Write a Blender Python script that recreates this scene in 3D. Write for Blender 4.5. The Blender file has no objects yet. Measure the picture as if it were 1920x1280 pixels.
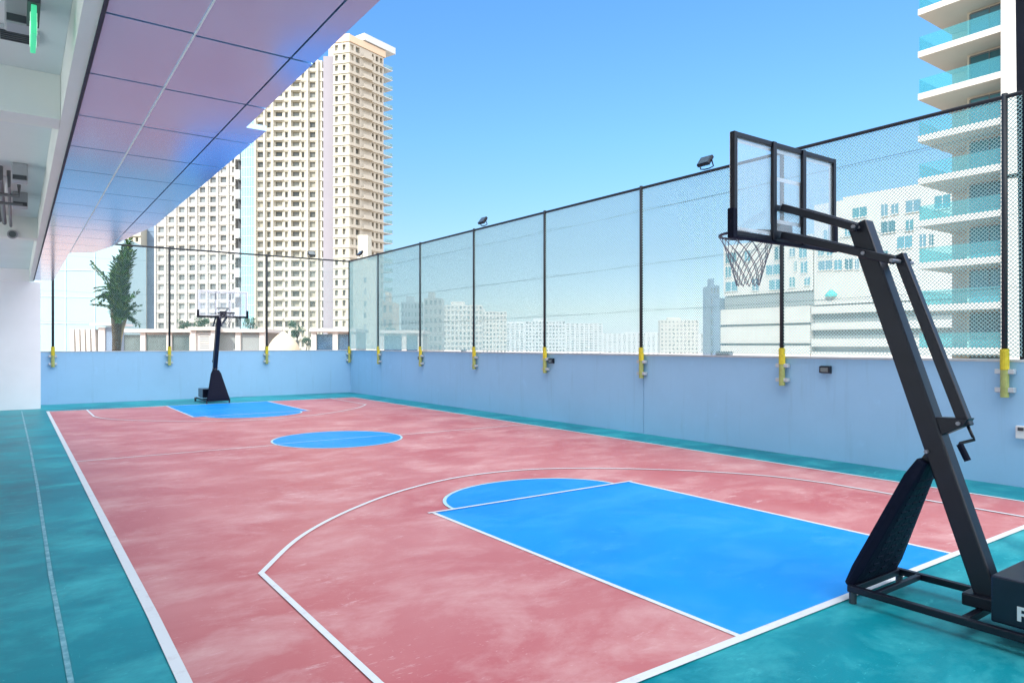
import bpy, bmesh, math, random
from mathutils import Vector, Matrix
R = random.Random(7)
sc = bpy.context.scene
COL = sc.collection
rad = math.radians

# ---------------------------------------------------------------- camera
CAM_H = 1.75
FPX = 1303.22                      # focal length in pixels of a 1920 wide frame
YAW = rad(35.457)
cs, sn = math.cos(YAW), math.sin(YAW)
cam = bpy.data.cameras.new('camera')
cam.sensor_width = 36
cam.lens = FPX / 1920 * 36
cam.shift_y = 6.55 / 1920
cam.clip_start = 0.05
cam.clip_end = 9000
co = bpy.data.objects.new('camera', cam)
co.location = (0, 0, CAM_H)
co.rotation_euler = (rad(90), 0, -YAW)
COL.objects.link(co)
sc.camera = co

def W(px, d, Z=0):
    """world point seen in the column px of the photograph at depth d"""
    t = (px - 960) / FPX
    return Vector((d * sn + t * d * cs, d * cs - t * d * sn, Z))
def ZZ(py, d):
    return CAM_H + (646.55 - py) / FPX * d

# ---------------------------------------------------------------- light
sc.view_settings.view_transform = 'Standard'
sc.view_settings.look = 'None'
sc.view_settings.exposure = 1.0
sc.view_settings.gamma = 1
SUN_AZ = math.atan2(-0.93, -0.36)      # compass direction towards the sun (x, y)
SUN_EL = rad(38)
w = bpy.data.worlds.new('World'); sc.world = w; w.use_nodes = True
nt = w.node_tree
bg = nt.nodes['Background']
sky = nt.nodes.new('ShaderNodeTexSky'); sky.sky_type = 'NISHITA'
sky.sun_disc = False
sky.sun_elevation = SUN_EL
sky.sun_rotation = SUN_AZ
sky.air_density = 1.0; sky.dust_density = 0.6; sky.ozone_density = 2.0
# the sky by height: whitish at the horizon, deep blue above it, an added white fill overhead and behind, out of view, to light the court
N = nt.nodes.new; LK = nt.links.new
tcw = N('ShaderNodeTexCoord'); sep = N('ShaderNodeSeparateXYZ'); LK(tcw.outputs['Generated'], sep.inputs[0])
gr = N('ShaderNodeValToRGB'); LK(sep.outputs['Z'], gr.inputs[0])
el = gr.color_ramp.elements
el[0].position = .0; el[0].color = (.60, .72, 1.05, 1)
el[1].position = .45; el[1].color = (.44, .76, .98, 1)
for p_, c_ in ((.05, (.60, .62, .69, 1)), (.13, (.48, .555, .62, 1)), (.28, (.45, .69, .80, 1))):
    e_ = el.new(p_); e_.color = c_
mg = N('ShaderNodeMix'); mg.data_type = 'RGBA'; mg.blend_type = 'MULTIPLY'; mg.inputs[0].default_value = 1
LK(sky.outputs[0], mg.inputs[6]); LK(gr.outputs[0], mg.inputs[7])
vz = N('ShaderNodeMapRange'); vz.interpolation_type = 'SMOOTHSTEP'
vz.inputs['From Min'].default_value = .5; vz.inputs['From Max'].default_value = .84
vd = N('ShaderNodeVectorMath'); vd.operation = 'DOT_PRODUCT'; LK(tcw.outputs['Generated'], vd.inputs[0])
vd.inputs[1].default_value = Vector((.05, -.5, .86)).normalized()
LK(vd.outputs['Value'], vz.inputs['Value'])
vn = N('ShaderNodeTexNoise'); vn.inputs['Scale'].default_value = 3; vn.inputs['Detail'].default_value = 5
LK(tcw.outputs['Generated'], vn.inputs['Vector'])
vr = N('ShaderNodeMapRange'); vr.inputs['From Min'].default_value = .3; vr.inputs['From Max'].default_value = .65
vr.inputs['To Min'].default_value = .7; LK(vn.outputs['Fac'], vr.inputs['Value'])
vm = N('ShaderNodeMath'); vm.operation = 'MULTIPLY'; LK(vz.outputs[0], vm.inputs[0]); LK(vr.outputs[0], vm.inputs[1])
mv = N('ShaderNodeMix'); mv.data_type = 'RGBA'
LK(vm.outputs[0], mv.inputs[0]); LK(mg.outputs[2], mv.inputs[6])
VEIL_FILL = 14.2
mv.inputs[7].default_value = (VEIL_FILL * 1.0, VEIL_FILL * 1.0, VEIL_FILL * 1.04, 1)
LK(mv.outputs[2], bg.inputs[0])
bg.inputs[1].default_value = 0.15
sl = bpy.data.lights.new('sun', 'SUN'); sl.energy = 3.2; sl.angle = rad(0.5); sl.color = (1, .95, .86)
so = bpy.data.objects.new('sun', sl)
sv = Vector((math.sin(SUN_AZ) * math.cos(SUN_EL), math.cos(SUN_AZ) * math.cos(SUN_EL), math.sin(SUN_EL)))
so.rotation_euler = sv.to_track_quat('Z', 'Y').to_euler()
so.location = sv * 60
COL.objects.link(so)

# ---------------------------------------------------------------- materials
def mat(name, col, rough=.6, metal=0., spec=.5, var=0., vscale=4., bump=0., bscale=40., col2=None, coat=0.):
    m = bpy.data.materials.new(name); m.use_nodes = True
    n = m.node_tree; L = n.links; b = n.nodes['Principled BSDF']
    b.inputs['Roughness'].default_value = rough
    b.inputs['Metallic'].default_value = metal
    b.inputs['Specular IOR Level'].default_value = spec
    b.inputs['Coat Weight'].default_value = coat
    b.inputs['Base Color'].default_value = (*col, 1)
    tc = n.nodes.new('ShaderNodeTexCoord')
    if var:
        nz = n.nodes.new('ShaderNodeTexNoise'); nz.inputs['Scale'].default_value = vscale
        nz.inputs['Detail'].default_value = 6; nz.inputs['Roughness'].default_value = .6
        L.new(tc.outputs['Object'], nz.inputs['Vector'])
        cr = n.nodes.new('ShaderNodeValToRGB')
        c2 = col2 or tuple(min(1, c * (1 + var)) for c in col)
        c1 = col if col2 else tuple(c * (1 - var) for c in col)
        cr.color_ramp.elements[0].position = .3; cr.color_ramp.elements[1].position = .7
        cr.color_ramp.elements[0].color = (*c1, 1); cr.color_ramp.elements[1].color = (*c2, 1)
        L.new(nz.outputs['Fac'], cr.inputs['Fac']); L.new(cr.outputs['Color'], b.inputs['Base Color'])
    if bump:
        nb = n.nodes.new('ShaderNodeTexNoise'); nb.inputs['Scale'].default_value = bscale
        nb.inputs['Detail'].default_value = 4
        L.new(tc.outputs['Object'], nb.inputs['Vector'])
        bp = n.nodes.new('ShaderNodeBump'); bp.inputs['Strength'].default_value = bump
        bp.inputs['Distance'].default_value = .01
        L.new(nb.outputs['Fac'], bp.inputs['Height']); L.new(bp.outputs['Normal'], b.inputs['Normal'])
    return m

def paint(name, base, pale, dark, scuff=.5, rough=.5):
    """worn sports-floor paint: broad mottling, pale scuffed smears, fine grain"""
    m = bpy.data.materials.new(name); m.use_nodes = True
    n = m.node_tree; L = n.links; b = n.nodes['Principled BSDF']
    tc = n.nodes.new('ShaderNodeTexCoord')
    def noise(scale, detail, rgh=.6, dist=0., map_=None, off=0):
        mp = n.nodes.new('ShaderNodeMapping'); mp.inputs['Location'].default_value = (off, off * .7, 0)
        if map_: mp.inputs['Scale'].default_value = map_[0]; mp.inputs['Rotation'].default_value = (0, 0, map_[1])
        L.new(tc.outputs['Object'], mp.inputs['Vector'])
        z = n.nodes.new('ShaderNodeTexNoise'); z.inputs['Scale'].default_value = scale
        z.inputs['Detail'].default_value = detail; z.inputs['Roughness'].default_value = rgh
        z.inputs['Distortion'].default_value = dist
        L.new(mp.outputs[0], z.inputs['Vector']); return z.outputs['Fac']
    def ramp(fac, a, bb):
        r = n.nodes.new('ShaderNodeMapRange'); r.inputs['From Min'].default_value = a; r.inputs['From Max'].default_value = bb
        L.new(fac, r.inputs['Value']); return r.outputs['Result']
    def mix(f, a, bb):
        x = n.nodes.new('ShaderNodeMix'); x.data_type = 'RGBA'
        if isinstance(f, float): x.inputs[0].default_value = f
        else: L.new(f, x.inputs[0])
        for k, v in ((6, a), (7, bb)):
            if isinstance(v, tuple): x.inputs[k].default_value = (*v, 1)
            else: L.new(v, x.inputs[k])
        return x.outputs[2]
    def mul(a, k):
        x = n.nodes.new('ShaderNodeMath'); x.operation = 'MULTIPLY'; L.new(a, x.inputs[0])
        if isinstance(k, (float, int)): x.inputs[1].default_value = k
        else: L.new(k, x.inputs[1])
        return x.outputs[0]
    broad = ramp(noise(.55, 5, .6, .4), .35, .7)
    c = mix(broad, dark, base)
    mid = ramp(noise(1.0, 9, .7, .3, ((1, 1.5, 1), .6), 3.1), .46, .76)
    c = mix(mul(mid, .52 * scuff), c, pale)
    sm = ramp(noise(3.4, 9, .74, .4, ((1, 2.6, 1), -.65), 9.7), .57, .72)
    gate = ramp(noise(.8, 3, .5, 0, None, 5.3), .48, .62)
    c = mix(mul(mul(sm, gate), .8 * scuff), c, pale)
    wisp = ramp(noise(7, 6, .7, .4, ((1, 9, 1), .35), 1.7), .64, .74)
    c = mix(mul(mul(wisp, gate), .55 * scuff), c, pale)
    tiny = ramp(noise(16, 5, .65, .3, ((1, 4, 1), -.5), 4.4), .635, .70)
    c = mix(mul(mul(tiny, ramp(noise(.9, 3, .5, 0, None, 8.8), .42, .6)), .6 * scuff), c, pale)
    tiny2 = ramp(noise(11, 6, .7, .6, ((4, 1, 1), .25), 7.7), .645, .71)
    c = mix(mul(mul(tiny2, ramp(noise(.7, 3, .5, 0, None, 2.8), .45, .6)), .5 * scuff), c, pale)
    marks = ramp(noise(13, 5, .7, 1.0, ((1, 5, 1), 1.1), 3.9), .66, .72)
    c = mix(mul(marks, .3 * scuff), c, dark)
    spots = ramp(noise(38, 4, .7, 0, None, 2.2), .66, .74)
    c = mix(mul(mul(spots, gate), .35 * scuff), c, pale)
    dirt = ramp(noise(17, 5, .7, .3, None, 6.1), .64, .76)
    c = mix(mul(dirt, .35 * scuff), c, dark)
    grain = noise(240, 2)
    c = mix(mul(grain, .12), c, dark)
    b.inputs['Specular IOR Level'].default_value = .25
    L.new(c, b.inputs['Base Color'])
    rr = n.nodes.new('ShaderNodeMapRange'); rr.inputs['To Min'].default_value = rough - .08; rr.inputs['To Max'].default_value = rough + .14
    L.new(mid, rr.inputs['Value']); L.new(rr.outputs[0], b.inputs['Roughness'])
    bp = n.nodes.new('ShaderNodeBump'); bp.inputs['Strength'].default_value = .12; bp.inputs['Distance'].default_value = .004
    L.new(noise(90, 3), bp.inputs['Height']); L.new(bp.outputs[0], b.inputs['Normal'])
    return m

def line_paint(name, col, under, wear=.5):
    m = bpy.data.materials.new(name); m.use_nodes = True
    n = m.node_tree; L = n.links; b = n.nodes['Principled BSDF']
    tc = n.nodes.new('ShaderNodeTexCoord')
    z = n.nodes.new('ShaderNodeTexNoise'); z.inputs['Scale'].default_value = 9; z.inputs['Detail'].default_value = 9; z.inputs['Roughness'].default_value = .72
    L.new(tc.outputs['Object'], z.inputs['Vector'])
    r = n.nodes.new('ShaderNodeMapRange'); r.inputs['From Min'].default_value = .62 - .3 * wear; r.inputs['From Max'].default_value = .8 - .2 * wear
    r.inputs['To Max'].default_value = min(1, .25 + wear)
    L.new(z.outputs['Fac'], r.inputs['Value'])
    x = n.nodes.new('ShaderNodeMix'); x.data_type = 'RGBA'
    L.new(r.outputs[0], x.inputs[0]); x.inputs[6].default_value = (*col, 1); x.inputs[7].default_value = (*under, 1)
    L.new(x.outputs[2], b.inputs['Base Color']); b.inputs['Roughness'].default_value = .45
    return m

def glass(name, tint, opac, rough=.05, body=(.8, .85, .88)):
    """clear sheet: mostly see-through, a fresnel reflection and a little diffuse body"""
    m = bpy.data.materials.new(name); m.use_nodes = True
    n = m.node_tree; L = n.links
    out = n.nodes['Material Output']; n.nodes.remove(n.nodes['Principled BSDF'])
    tr = n.nodes.new('ShaderNodeBsdfTransparent'); tr.inputs[0].default_value = (*tint, 1)
    df = n.nodes.new('ShaderNodeBsdfDiffuse'); df.inputs[0].default_value = (*body, 1)
    gl = n.nodes.new('ShaderNodeBsdfGlossy'); gl.inputs['Roughness'].default_value = rough
    m1 = n.nodes.new('ShaderNodeMixShader'); m1.inputs[0].default_value = opac
    L.new(tr.outputs[0], m1.inputs[1]); L.new(df.outputs[0], m1.inputs[2])
    lw = n.nodes.new('ShaderNodeLayerWeight'); lw.inputs[0].default_value = .5
    pw = n.nodes.new('ShaderNodeMath'); pw.operation = 'POWER'; L.new(lw.outputs['Facing'], pw.inputs[0]); pw.inputs[1].default_value = 4
    fr = n.nodes.new('ShaderNodeMath'); fr.operation = 'MULTIPLY_ADD'; L.new(pw.outputs[0], fr.inputs[0]); fr.inputs[1].default_value = .8; fr.inputs[2].default_value = .04
    m2 = n.nodes.new('ShaderNodeMixShader'); L.new(fr.outputs[0], m2.inputs[0])
    L.new(m1.outputs[0], m2.inputs[1]); L.new(gl.outputs[0], m2.inputs[2])
    L.new(m2.outputs[0], out.inputs[0])
    return m

def window_mat(name, stops, island=False):
    """window panes: each pane its own tone (blind, curtain, dark room) under a glossy face"""
    m = bpy.data.materials.new(name); m.use_nodes = True
    n = m.node_tree; L = n.links; b = n.nodes['Principled BSDF']
    if island: o = n.nodes.new('ShaderNodeNewGeometry').outputs['Random Per Island']
    else: o = n.nodes.new('ShaderNodeObjectInfo').outputs['Random']
    cr = n.nodes.new('ShaderNodeValToRGB'); cr.color_ramp.interpolation = 'CONSTANT'
    els = cr.color_ramp.elements
    els[0].position = 0; els[0].color = (*stops[0], 1)
    els[1].position = 1 / len(stops); els[1].color = (*stops[1], 1)
    for i, s in enumerate(stops[2:]):
        e = els.new((i + 2) / len(stops)); e.color = (*s, 1)
    L.new(o, cr.inputs[0]); L.new(cr.outputs[0], b.inputs['Base Color'])
    b.inputs['Roughness'].default_value = .15
    return m

M = {}
M['teal'] = paint('teal_floor_paint', (.0, .30, .35), (.12, .66, .68), (.0, .165, .21), 1.25)
M['pink'] = paint('red_court_paint', (.58, .22, .21), (.82, .62, .59), (.49, .125, .125), 1.05)
M['blue'] = paint('blue_key_paint', (.0, .30, .86), (.09, .42, .88), (.0, .25, .76), 1.0, .5)
M['line'] = line_paint('white_line_paint', (.72, .74, .74), (.45, .35, .36), .25)
M['thin_line'] = line_paint('thin_line_paint', (.80, .78, .77), (.6, .40, .40), .3)
M['cyan_line'] = line_paint('pale_line_on_blue', (.45, .68, .74), (.1, .4, .6), .3)
M['residue'] = line_paint('pale_joint_residue', (.25, .5, .55), (.03, .24, .30), .75)
def wall_paint(name, col, stain):
    m = mat(name, col, .6, bump=.12, bscale=25); n = m.node_tree; L = n.links; b = n.nodes['Principled BSDF']
    tc = n.nodes.new('ShaderNodeTexCoord')
    def layer(src, sc_, loc, scale, lo, hi, amt, c):
        mp = n.nodes.new('ShaderNodeMapping'); mp.inputs['Scale'].default_value = sc_; mp.inputs['Location'].default_value = loc
        L.new(tc.outputs['Object'], mp.inputs['Vector'])
        z = n.nodes.new('ShaderNodeTexNoise'); z.inputs['Scale'].default_value = scale; z.inputs['Detail'].default_value = 7; z.inputs['Roughness'].default_value = .65
        L.new(mp.outputs[0], z.inputs['Vector'])
        r = n.nodes.new('ShaderNodeMapRange'); r.inputs['From Min'].default_value = lo; r.inputs['From Max'].default_value = hi; r.inputs['To Max'].default_value = amt
        L.new(z.outputs['Fac'], r.inputs['Value'])
        x = n.nodes.new('ShaderNodeMix'); x.data_type = 'RGBA'; L.new(r.outputs[0], x.inputs[0])
        if isinstance(src, tuple): x.inputs[6].default_value = (*src, 1)
        else: L.new(src, x.inputs[6])
        x.inputs[7].default_value = (*c, 1); return x.outputs[2]
    c = layer(col, (1, 1, 1), (0, 0, 0), .8, .4, .75, .5, tuple(v * .88 for v in col))
    c = layer(c, (1, 1, .08), (3, 1, 0), 5, .56, .75, .4, stain)             # rain streaks
    c = layer(c, (1, 1, 1), (7, 2, 5), 2.2, .62, .72, .35, tuple(min(1, v * 1.15) for v in col))   # repainted patches
    c = layer(c, (1, 1, 1), (1, 9, 2), 16, .67, .74, .5, stain)              # ball marks
    L.new(c, b.inputs['Base Color']); return m
M['wall_blue'] = wall_paint('blue_wall_paint', (.315, .565, .80), (.22, .39, .54))
M['wall_cap'] = mat('lit_wall_top', (.55, .58, .6), .7, var=.1)  # pale colour puts the light on the wall top into the material
M['dark_joint'] = mat('dark_joint', (.05, .08, .11), .8)
M['black_steel'] = mat('black_powder_coated_steel', (.004, .006, .014), .38, 0, .4, var=.2, vscale=6)
M['navy_steel'] = mat('dark_navy_steel', (.004, .008, .022), .28, 0, .5, var=.2, vscale=3)
M['wire'] = mat('thin_support_wire', (.10, .17, .18), .5)
M['post'] = mat('dark_fence_steel', (.014, .02, .026), .5)
M['pad'] = mat('black_padded_vinyl', (.004, .006, .018), .6, 0, .1, bump=.6, bscale=22)
M['bolt'] = mat('zinc_bolt', (.25, .25, .28), .4, .6)
M['yellow'] = mat('yellow_sleeve', (.62, .50, .02), .5, var=.15, vscale=20)
M['olive'] = mat('weathered_yellow_sleeve', (.36, .40, .13), .6, var=.2, vscale=16)
M['clamp'] = mat('pale_clamp_steel', (.5, .55, .58), .5, .2)
M['net'] = mat('teal_cord_netting', (.38, .62, .62), .7)
M['hoop_net'] = mat('dark_net_cord', (.20, .20, .23), .8)
M['rim'] = mat('dark_rim_steel', (.02, .018, .03), .4)
M['board_glass'] = glass('clear_backboard_sheet', (.96, .98, 1), .17, .04)
M['board_line'] = mat('frosted_white_marking', (.8, .82, .86), .5)
M['soffit'] = mat('lilac_grey_metal_panel', (.41, .67, .92), .15, .64, .5, var=.03, vscale=.4)
M['trim'] = mat('white_trim', (.75, .78, .8), .5)
M['groove'] = mat('dark_groove', (.02, .025, .05), .7)
M['ceiling'] = mat('painted_ceiling', (.66, .73, .75), .75, var=.04, vscale=.6)
M['tiles'] = mat('pale_bounce_tiles', (.62, .62, .60), .5, var=.06, vscale=.6)
M['terracotta'] = mat('terracotta_bounce_deck', (.56, .30, .22), .8, var=.12, vscale=.5)
M['beam'] = mat('painted_beam', (.72, .78, .75), .75, var=.05, vscale=.8)
M['col_white'] = mat('white_painted_column', (.84, .85, .88), .7, var=.03, vscale=1.2)
M['grey_box'] = mat('grey_plastic_housing', (.34, .37, .40), .5)
M['grey_pipe'] = mat('grey_painted_pipe', (.13, .145, .155), .5)
M['dark_box'] = mat('dark_plastic_housing', (.04, .05, .06), .5)
M['sand'] = mat('pale_city_ground', (.40, .34, .27), .95, var=.25, vscale=.004)
M['cream'] = mat('cream_render', (.46, .435, .355), .8, var=.05, vscale=.08)
M['cream_shaded'] = mat('shaded_tan_render', (.46, .41, .335), .8, var=.06, vscale=.08)  # duller cream: the shade of the tower's right face put into the colour
M['cream_pale'] = mat('ivory_render', (.50, .47, .385), .8, var=.05, vscale=.08)
M['lavender'] = mat('lavender_shade_render', (.27, .25, .275), .8, var=.03, vscale=.1)  # darker tone stands in for the shadow on the strip beside the tower
M['peach'] = mat('peach_crown_render', (.62, .46, .32), .8)
M['white_wall'] = mat('white_render', (.52, .50, .455), .75, var=.04, vscale=.2)
M['white_grey'] = mat('pale_grey_render', (.52, .54, .55), .8, var=.05, vscale=.2)
M['beige'] = mat('beige_render', (.58, .53, .44), .8, var=.04, vscale=.3)
M['win'] = window_mat('window_panes', [(.20, .19, .16), (.28, .27, .22), (.10, .10, .085), (.34, .32, .25), (.22, .22, .19), (.15, .15, .13)])
M['win_i'] = window_mat('window_panes_joined', [(.20, .19, .16), (.28, .27, .22), (.10, .10, .085), (.34, .32, .25), (.22, .22, .19), (.15, .15, .13)], True)
M['win_pale'] = window_mat('pale_window_panes', [(.30, .31, .31), (.22, .24, .24), (.36, .36, .35), (.14, .15, .15)])
M['win_pale_i'] = window_mat('pale_window_panes_joined', [(.30, .31, .31), (.22, .24, .24), (.36, .36, .35), (.14, .15, .15)], True)
M['win_teal'] = window_mat('teal_window_panes', [(.05, .20, .24), (.08, .24, .30), (.04, .13, .16), (.10, .22, .28)])
M['win_teal_i'] = window_mat('teal_window_panes_joined', [(.05, .20, .24), (.08, .24, .30), (.04, .13, .16), (.10, .22, .28)], True)
M['cyan_glass'] = mat('pale_cyan_curtain_wall', (.22, .55, .62), .12, .1, .6, var=.1, vscale=.15)
M['ice_glass'] = mat('ice_blue_curtain_wall', (.36, .52, .56), .25, 0, .5, var=.04, vscale=.05)
M['steel_blue'] = mat('blue_grey_cladding', (.15, .215, .30), .35, 0, .5, var=.1, vscale=.2)
M['rail_glass'] = glass('turquoise_balcony_glass', (.66, .91, .93), .13, .05, (.2, .6, .64))
M['edge_glass'] = glass('pale_green_balcony_glass', (.7, .86, .86), .3, .05, (.45, .58, .55))
M['recess_shade'] = mat('painted_recess_shade', (.05, .055, .06), .7)  # near-black colour paints the shade inside the balcony recesses
M['green_glass'] = mat('grey_green_glass', (.09, .125, .125), .12, 0, .6, var=.25, vscale=1.5)
M['navy_glass'] = mat('navy_glass', (.03, .07, .13), .1, 0, .6, var=.4, vscale=1.2)
M['canvas'] = mat('cream_canvas', (.58, .50, .33), .8)
M['turq_canvas'] = mat('turquoise_canvas', (.05, .42, .40), .7)
M['louver'] = mat('grey_louvres', (.22, .245, .24), .7)
M['bark'] = mat('palm_bark', (.06, .042, .022), .9, var=.4, vscale=9, bump=.8, bscale=30)
M['bark_pale'] = mat('pale_palm_sheath', (.30, .25, .13), .85, var=.3, vscale=7)
def leaf(name, cols):
    m = window_mat(name, cols, True)
    m.node_tree.nodes['Principled BSDF'].inputs['Roughness'].default_value = .6; m.node_tree.nodes['Principled BSDF'].inputs['Specular IOR Level'].default_value = .15
    return m
M['frond'] = leaf('palm_leaflets', [(.010, .045, .008), (.016, .07, .010), (.03, .10, .012), (.012, .05, .012), (.07, .13, .015)])
M['leaf'] = leaf('tree_leaves', [(.03, .07, .035), (.05, .10, .05), (.02, .05, .03), (.07, .12, .06)])
M['white_plastic'] = mat('white_plastic', (.75, .77, .78), .45)
def emit(name, col, s):
    m = bpy.data.materials.new(name); m.use_nodes = True
    b = m.node_tree.nodes['Principled BSDF']
    b.inputs['Base Color'].default_value = (*col, 1)
    b.inputs['Emission Color'].default_value = (*col, 1); b.inputs['Emission Strength'].default_value = s
    return m
M['exit_green'] = emit('lit_green_sign_face', (.06, .62, .30), .35)
M['exit_white'] = emit('lit_white_pictogram', (.75, .95, .82), .4)
M['lamp_lens'] = mat('lamp_lens', (.10, .13, .14), .15, 0, .6)

# ---------------------------------------------------------------- mesh builder
class MB:
    def __init__(s): s.v = []; s.f = []
    def add(s, vs, fs):
        k = len(s.v); s.v += [tuple(v) for v in vs]; s.f += [tuple(i + k for i in f) for f in fs]
    def hexa(s, p):          # eight corners: bottom four (ccw), top four
        s.add(p, [(3, 2, 1, 0), (4, 5, 6, 7), (0, 1, 5, 4), (1, 2, 6, 5), (2, 3, 7, 6), (3, 0, 4, 7)])
    def box(s, x0, x1, y0, y1, z0, z1):
        s.hexa([(x0, y0, z0), (x1, y0, z0), (x1, y1, z0), (x0, y1, z0), (x0, y0, z1), (x1, y0, z1), (x1, y1, z1), (x0, y1, z1)])
    def bar(s, a, b, w, h=None, up=(0, 0, 1)):
        """rectangular bar from a to b; w across, h along the 'up' side"""
        a = Vector(a); b = Vector(b); h = w if h is None else h
        t = (b - a).normalized(); u = Vector(up)
        x = t.cross(u)
        if x.length < 1e-4: x = t.cross(Vector((0, 1, 0)))
        x.normalize(); y = x.cross(t).normalized()
        x *= w / 2; y *= h / 2
        s.hexa([a - x - y, a + x - y, a + x + y, a - x + y, b - x - y, b + x - y, b + x + y, b - x + y])
    def tube(s, pts, r, n=10, cap=True):
        pts = [Vector(p) for p in pts]
        rs = r if isinstance(r, (list, tuple)) else [r] * len(pts)
        rings = []; ref = None
        for i, p in enumerate(pts):
            t = (pts[min(i + 1, len(pts) - 1)] - pts[max(i - 1, 0)]).normalized()
            if ref is None:
                ref = Vector((0, 0, 1)) if abs(t.z) < .9 else Vector((1, 0, 0))
            x = (ref - t * ref.dot(t)).normalized(); y = t.cross(x); ref = x
            rings.append([p + (x * math.cos(2 * math.pi * k / n) + y * math.sin(2 * math.pi * k / n)) * rs[i] for k in range(n)])
        vs = [v for q in rings for v in q]; fs = []
        for i in range(len(pts) - 1):
            for k in range(n):
                a, b = i * n + k, i * n + (k + 1) % n
                fs.append((a, b, b + n, a + n))
        if cap: fs += [tuple(range(n - 1, -1, -1)), tuple(range((len(pts) - 1) * n, len(pts) * n))]
        s.add(vs, fs)
    def ring(s, c, r, rt, n=40, m=8):
        c = Vector(c); vs = []; fs = []
        for i in range(n):
            a = 2 * math.pi * i / n
            for k in range(m):
                b = 2 * math.pi * k / m
                q = r + rt * math.cos(b)
                vs.append(c + Vector((q * math.cos(a), q * math.sin(a), rt * math.sin(b))))
        for i in range(n):
            for k in range(m):
                fs.append((i * m + k, ((i + 1) % n) * m + k, ((i + 1) % n) * m + (k + 1) % m, i * m + (k + 1) % m))
        s.add(vs, fs)
    def poly(s, pts, z0, z1=None):
        """flat sheet (ccw in xy), or a prism between z0 and z1"""
        n = len(pts)
        if z1 is None:
            s.add([(p[0], p[1], z0) for p in pts], [tuple(range(n))]); return
        vs = [(p[0], p[1], z0) for p in pts] + [(p[0], p[1], z1) for p in pts]
        s.add(vs, [tuple(range(n - 1, -1, -1)), tuple(range(n, 2 * n))] + [(i, (i + 1) % n, (i + 1) % n + n, i + n) for i in range(n)])
    def strip(s, pts, wd, z, closed=False):
        """painted line of width wd along the polyline pts"""
        P = [Vector((p[0], p[1])) for p in pts]; n = len(P); a = []; b = []
        for i in range(n):
            p0 = P[(i - 1) % n] if (closed or i > 0) else None
            p1 = P[(i + 1) % n] if (closed or i < n - 1) else None
            t0 = (P[i] - p0).normalized() if p0 is not None else (p1 - P[i]).normalized()
            t1 = (p1 - P[i]).normalized() if p1 is not None else t0
            n0 = Vector((-t0.y, t0.x)); n1 = Vector((-t1.y, t1.x)); m_ = (n0 + n1).normalized()
            k = wd / 2 / max(.5, m_.dot(n0))
            a.append(P[i] + m_ * k); b.append(P[i] - m_ * k)
        vs = [(q.x, q.y, z) for q in a] + [(q.x, q.y, z) for q in b]
        fs = [(i + n, (i + 1) % n + n, (i + 1) % n, i) for i in range(n if closed else n - 1)]
        s.add(vs, fs)
    def build(s, name, m, parent=None, origin=None, bevel=0, smooth=False):
        me = bpy.data.meshes.new(name)
        o0 = Vector(origin) if origin is not None else Vector((0, 0, 0))
        if parent is not None and origin is None: o0 = Vector(parent['_o'])
        me.from_pydata([tuple(Vector(v) - o0) for v in s.v], [], s.f)
        me.update()
        me.materials.append(m)
        if smooth:
            for p in me.polygons: p.use_smooth = True
        o = bpy.data.objects.new(name, me); COL.objects.link(o)
        if parent is not None:
            o.parent = parent
            if parent.type == 'MESH': o['_o'] = (0, 0, 0)
        elif origin is not None: o.location = origin
        o['_o'] = tuple(o0)
        if parent is None: o['_o'] = tuple(o0)
        if bevel:
            bv = o.modifiers.new('bevel', 'BEVEL'); bv.width = bevel; bv.segments = 2; bv.limit_method = 'ANGLE'
        return o

def thing(name, label, cat, loc, group=None):
    o = bpy.data.objects.new(name, None); COL.objects.link(o)
    o.location = loc; o.empty_display_size = .2
    o['label'] = label; o['category'] = cat; o['_o'] = tuple(loc)
    if group: o['group'] = group
    return o
def tag(o, label, cat, group=None):
    o['label'] = label; o['category'] = cat
    if group: o['group'] = group
    return o
def struct(o): o['kind'] = 'structure'; return o
def dup(root, loc, rotz, label, group=None):
    r = root.copy(); COL.objects.link(r); r.location = loc; r.rotation_euler = (0, 0, rotz); r['label'] = label
    if group: r['group'] = group
    def rec(src, dst):
        for ch in list(src.children):
            c = ch.copy(); COL.objects.link(c); c.parent = dst; rec(ch, c)
    rec(root, r)
    return r

# ================================================================ GROUND AND COURT
b = MB(); b.box(-3000, 6000, -1500, 7000, -17, -16)
struct(b.build('ground', M['sand']))
b = MB(); b.box(-20, 10.075, -12, 24.48, -.4, 0)
struct(b.build('court_deck', M['teal']))
CX, L0, L1 = 4.93, 2.58, 21.95            # court centre line, near and far baselines
MIDY = (L0 + L1) / 2
SX0, SX1 = .71, 9.15
b = MB(); b.poly([(SX0, L0), (SX1, L0), (SX1, L1), (SX0 - .04, L1)], .003)
struct(b.build('court_surface', M['pink']))
K0, K1, FT = 3.53, 6.38, 6.37
def mir(p): return (2 * CX - p[0], 2 * MIDY - p[1])
KC = (K0 + K1) / 2
semi = [(KC + 1.17 * math.cos(a), FT + .95 * math.sin(a)) for a in [math.pi * i / 32 for i in range(33)]]
key_poly = [(K0, L0), (K1, L0), (K1, FT)] + [(KC + 1.17, FT)] + semi[1:-1] + [(KC - 1.17, FT), (K0, FT)]
def ccw(p):
    a = sum(p[i][0] * p[(i + 1) % len(p)][1] - p[(i + 1) % len(p)][0] * p[i][1] for i in range(len(p)))
    return p if a > 0 else p[::-1]
b = MB(); b.poly(ccw(key_poly), .005); b.poly(ccw([mir(p) for p in key_poly]), .005)
circ = [(4.87 + 1.17 * math.cos(2 * math.pi * i / 64), 12.42 + 1.17 * math.sin(2 * math.pi * i / 64)) for i in range(64)]
b.poly(circ, .005)
struct(b.build('blue_court_areas', M['blue']))
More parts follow.
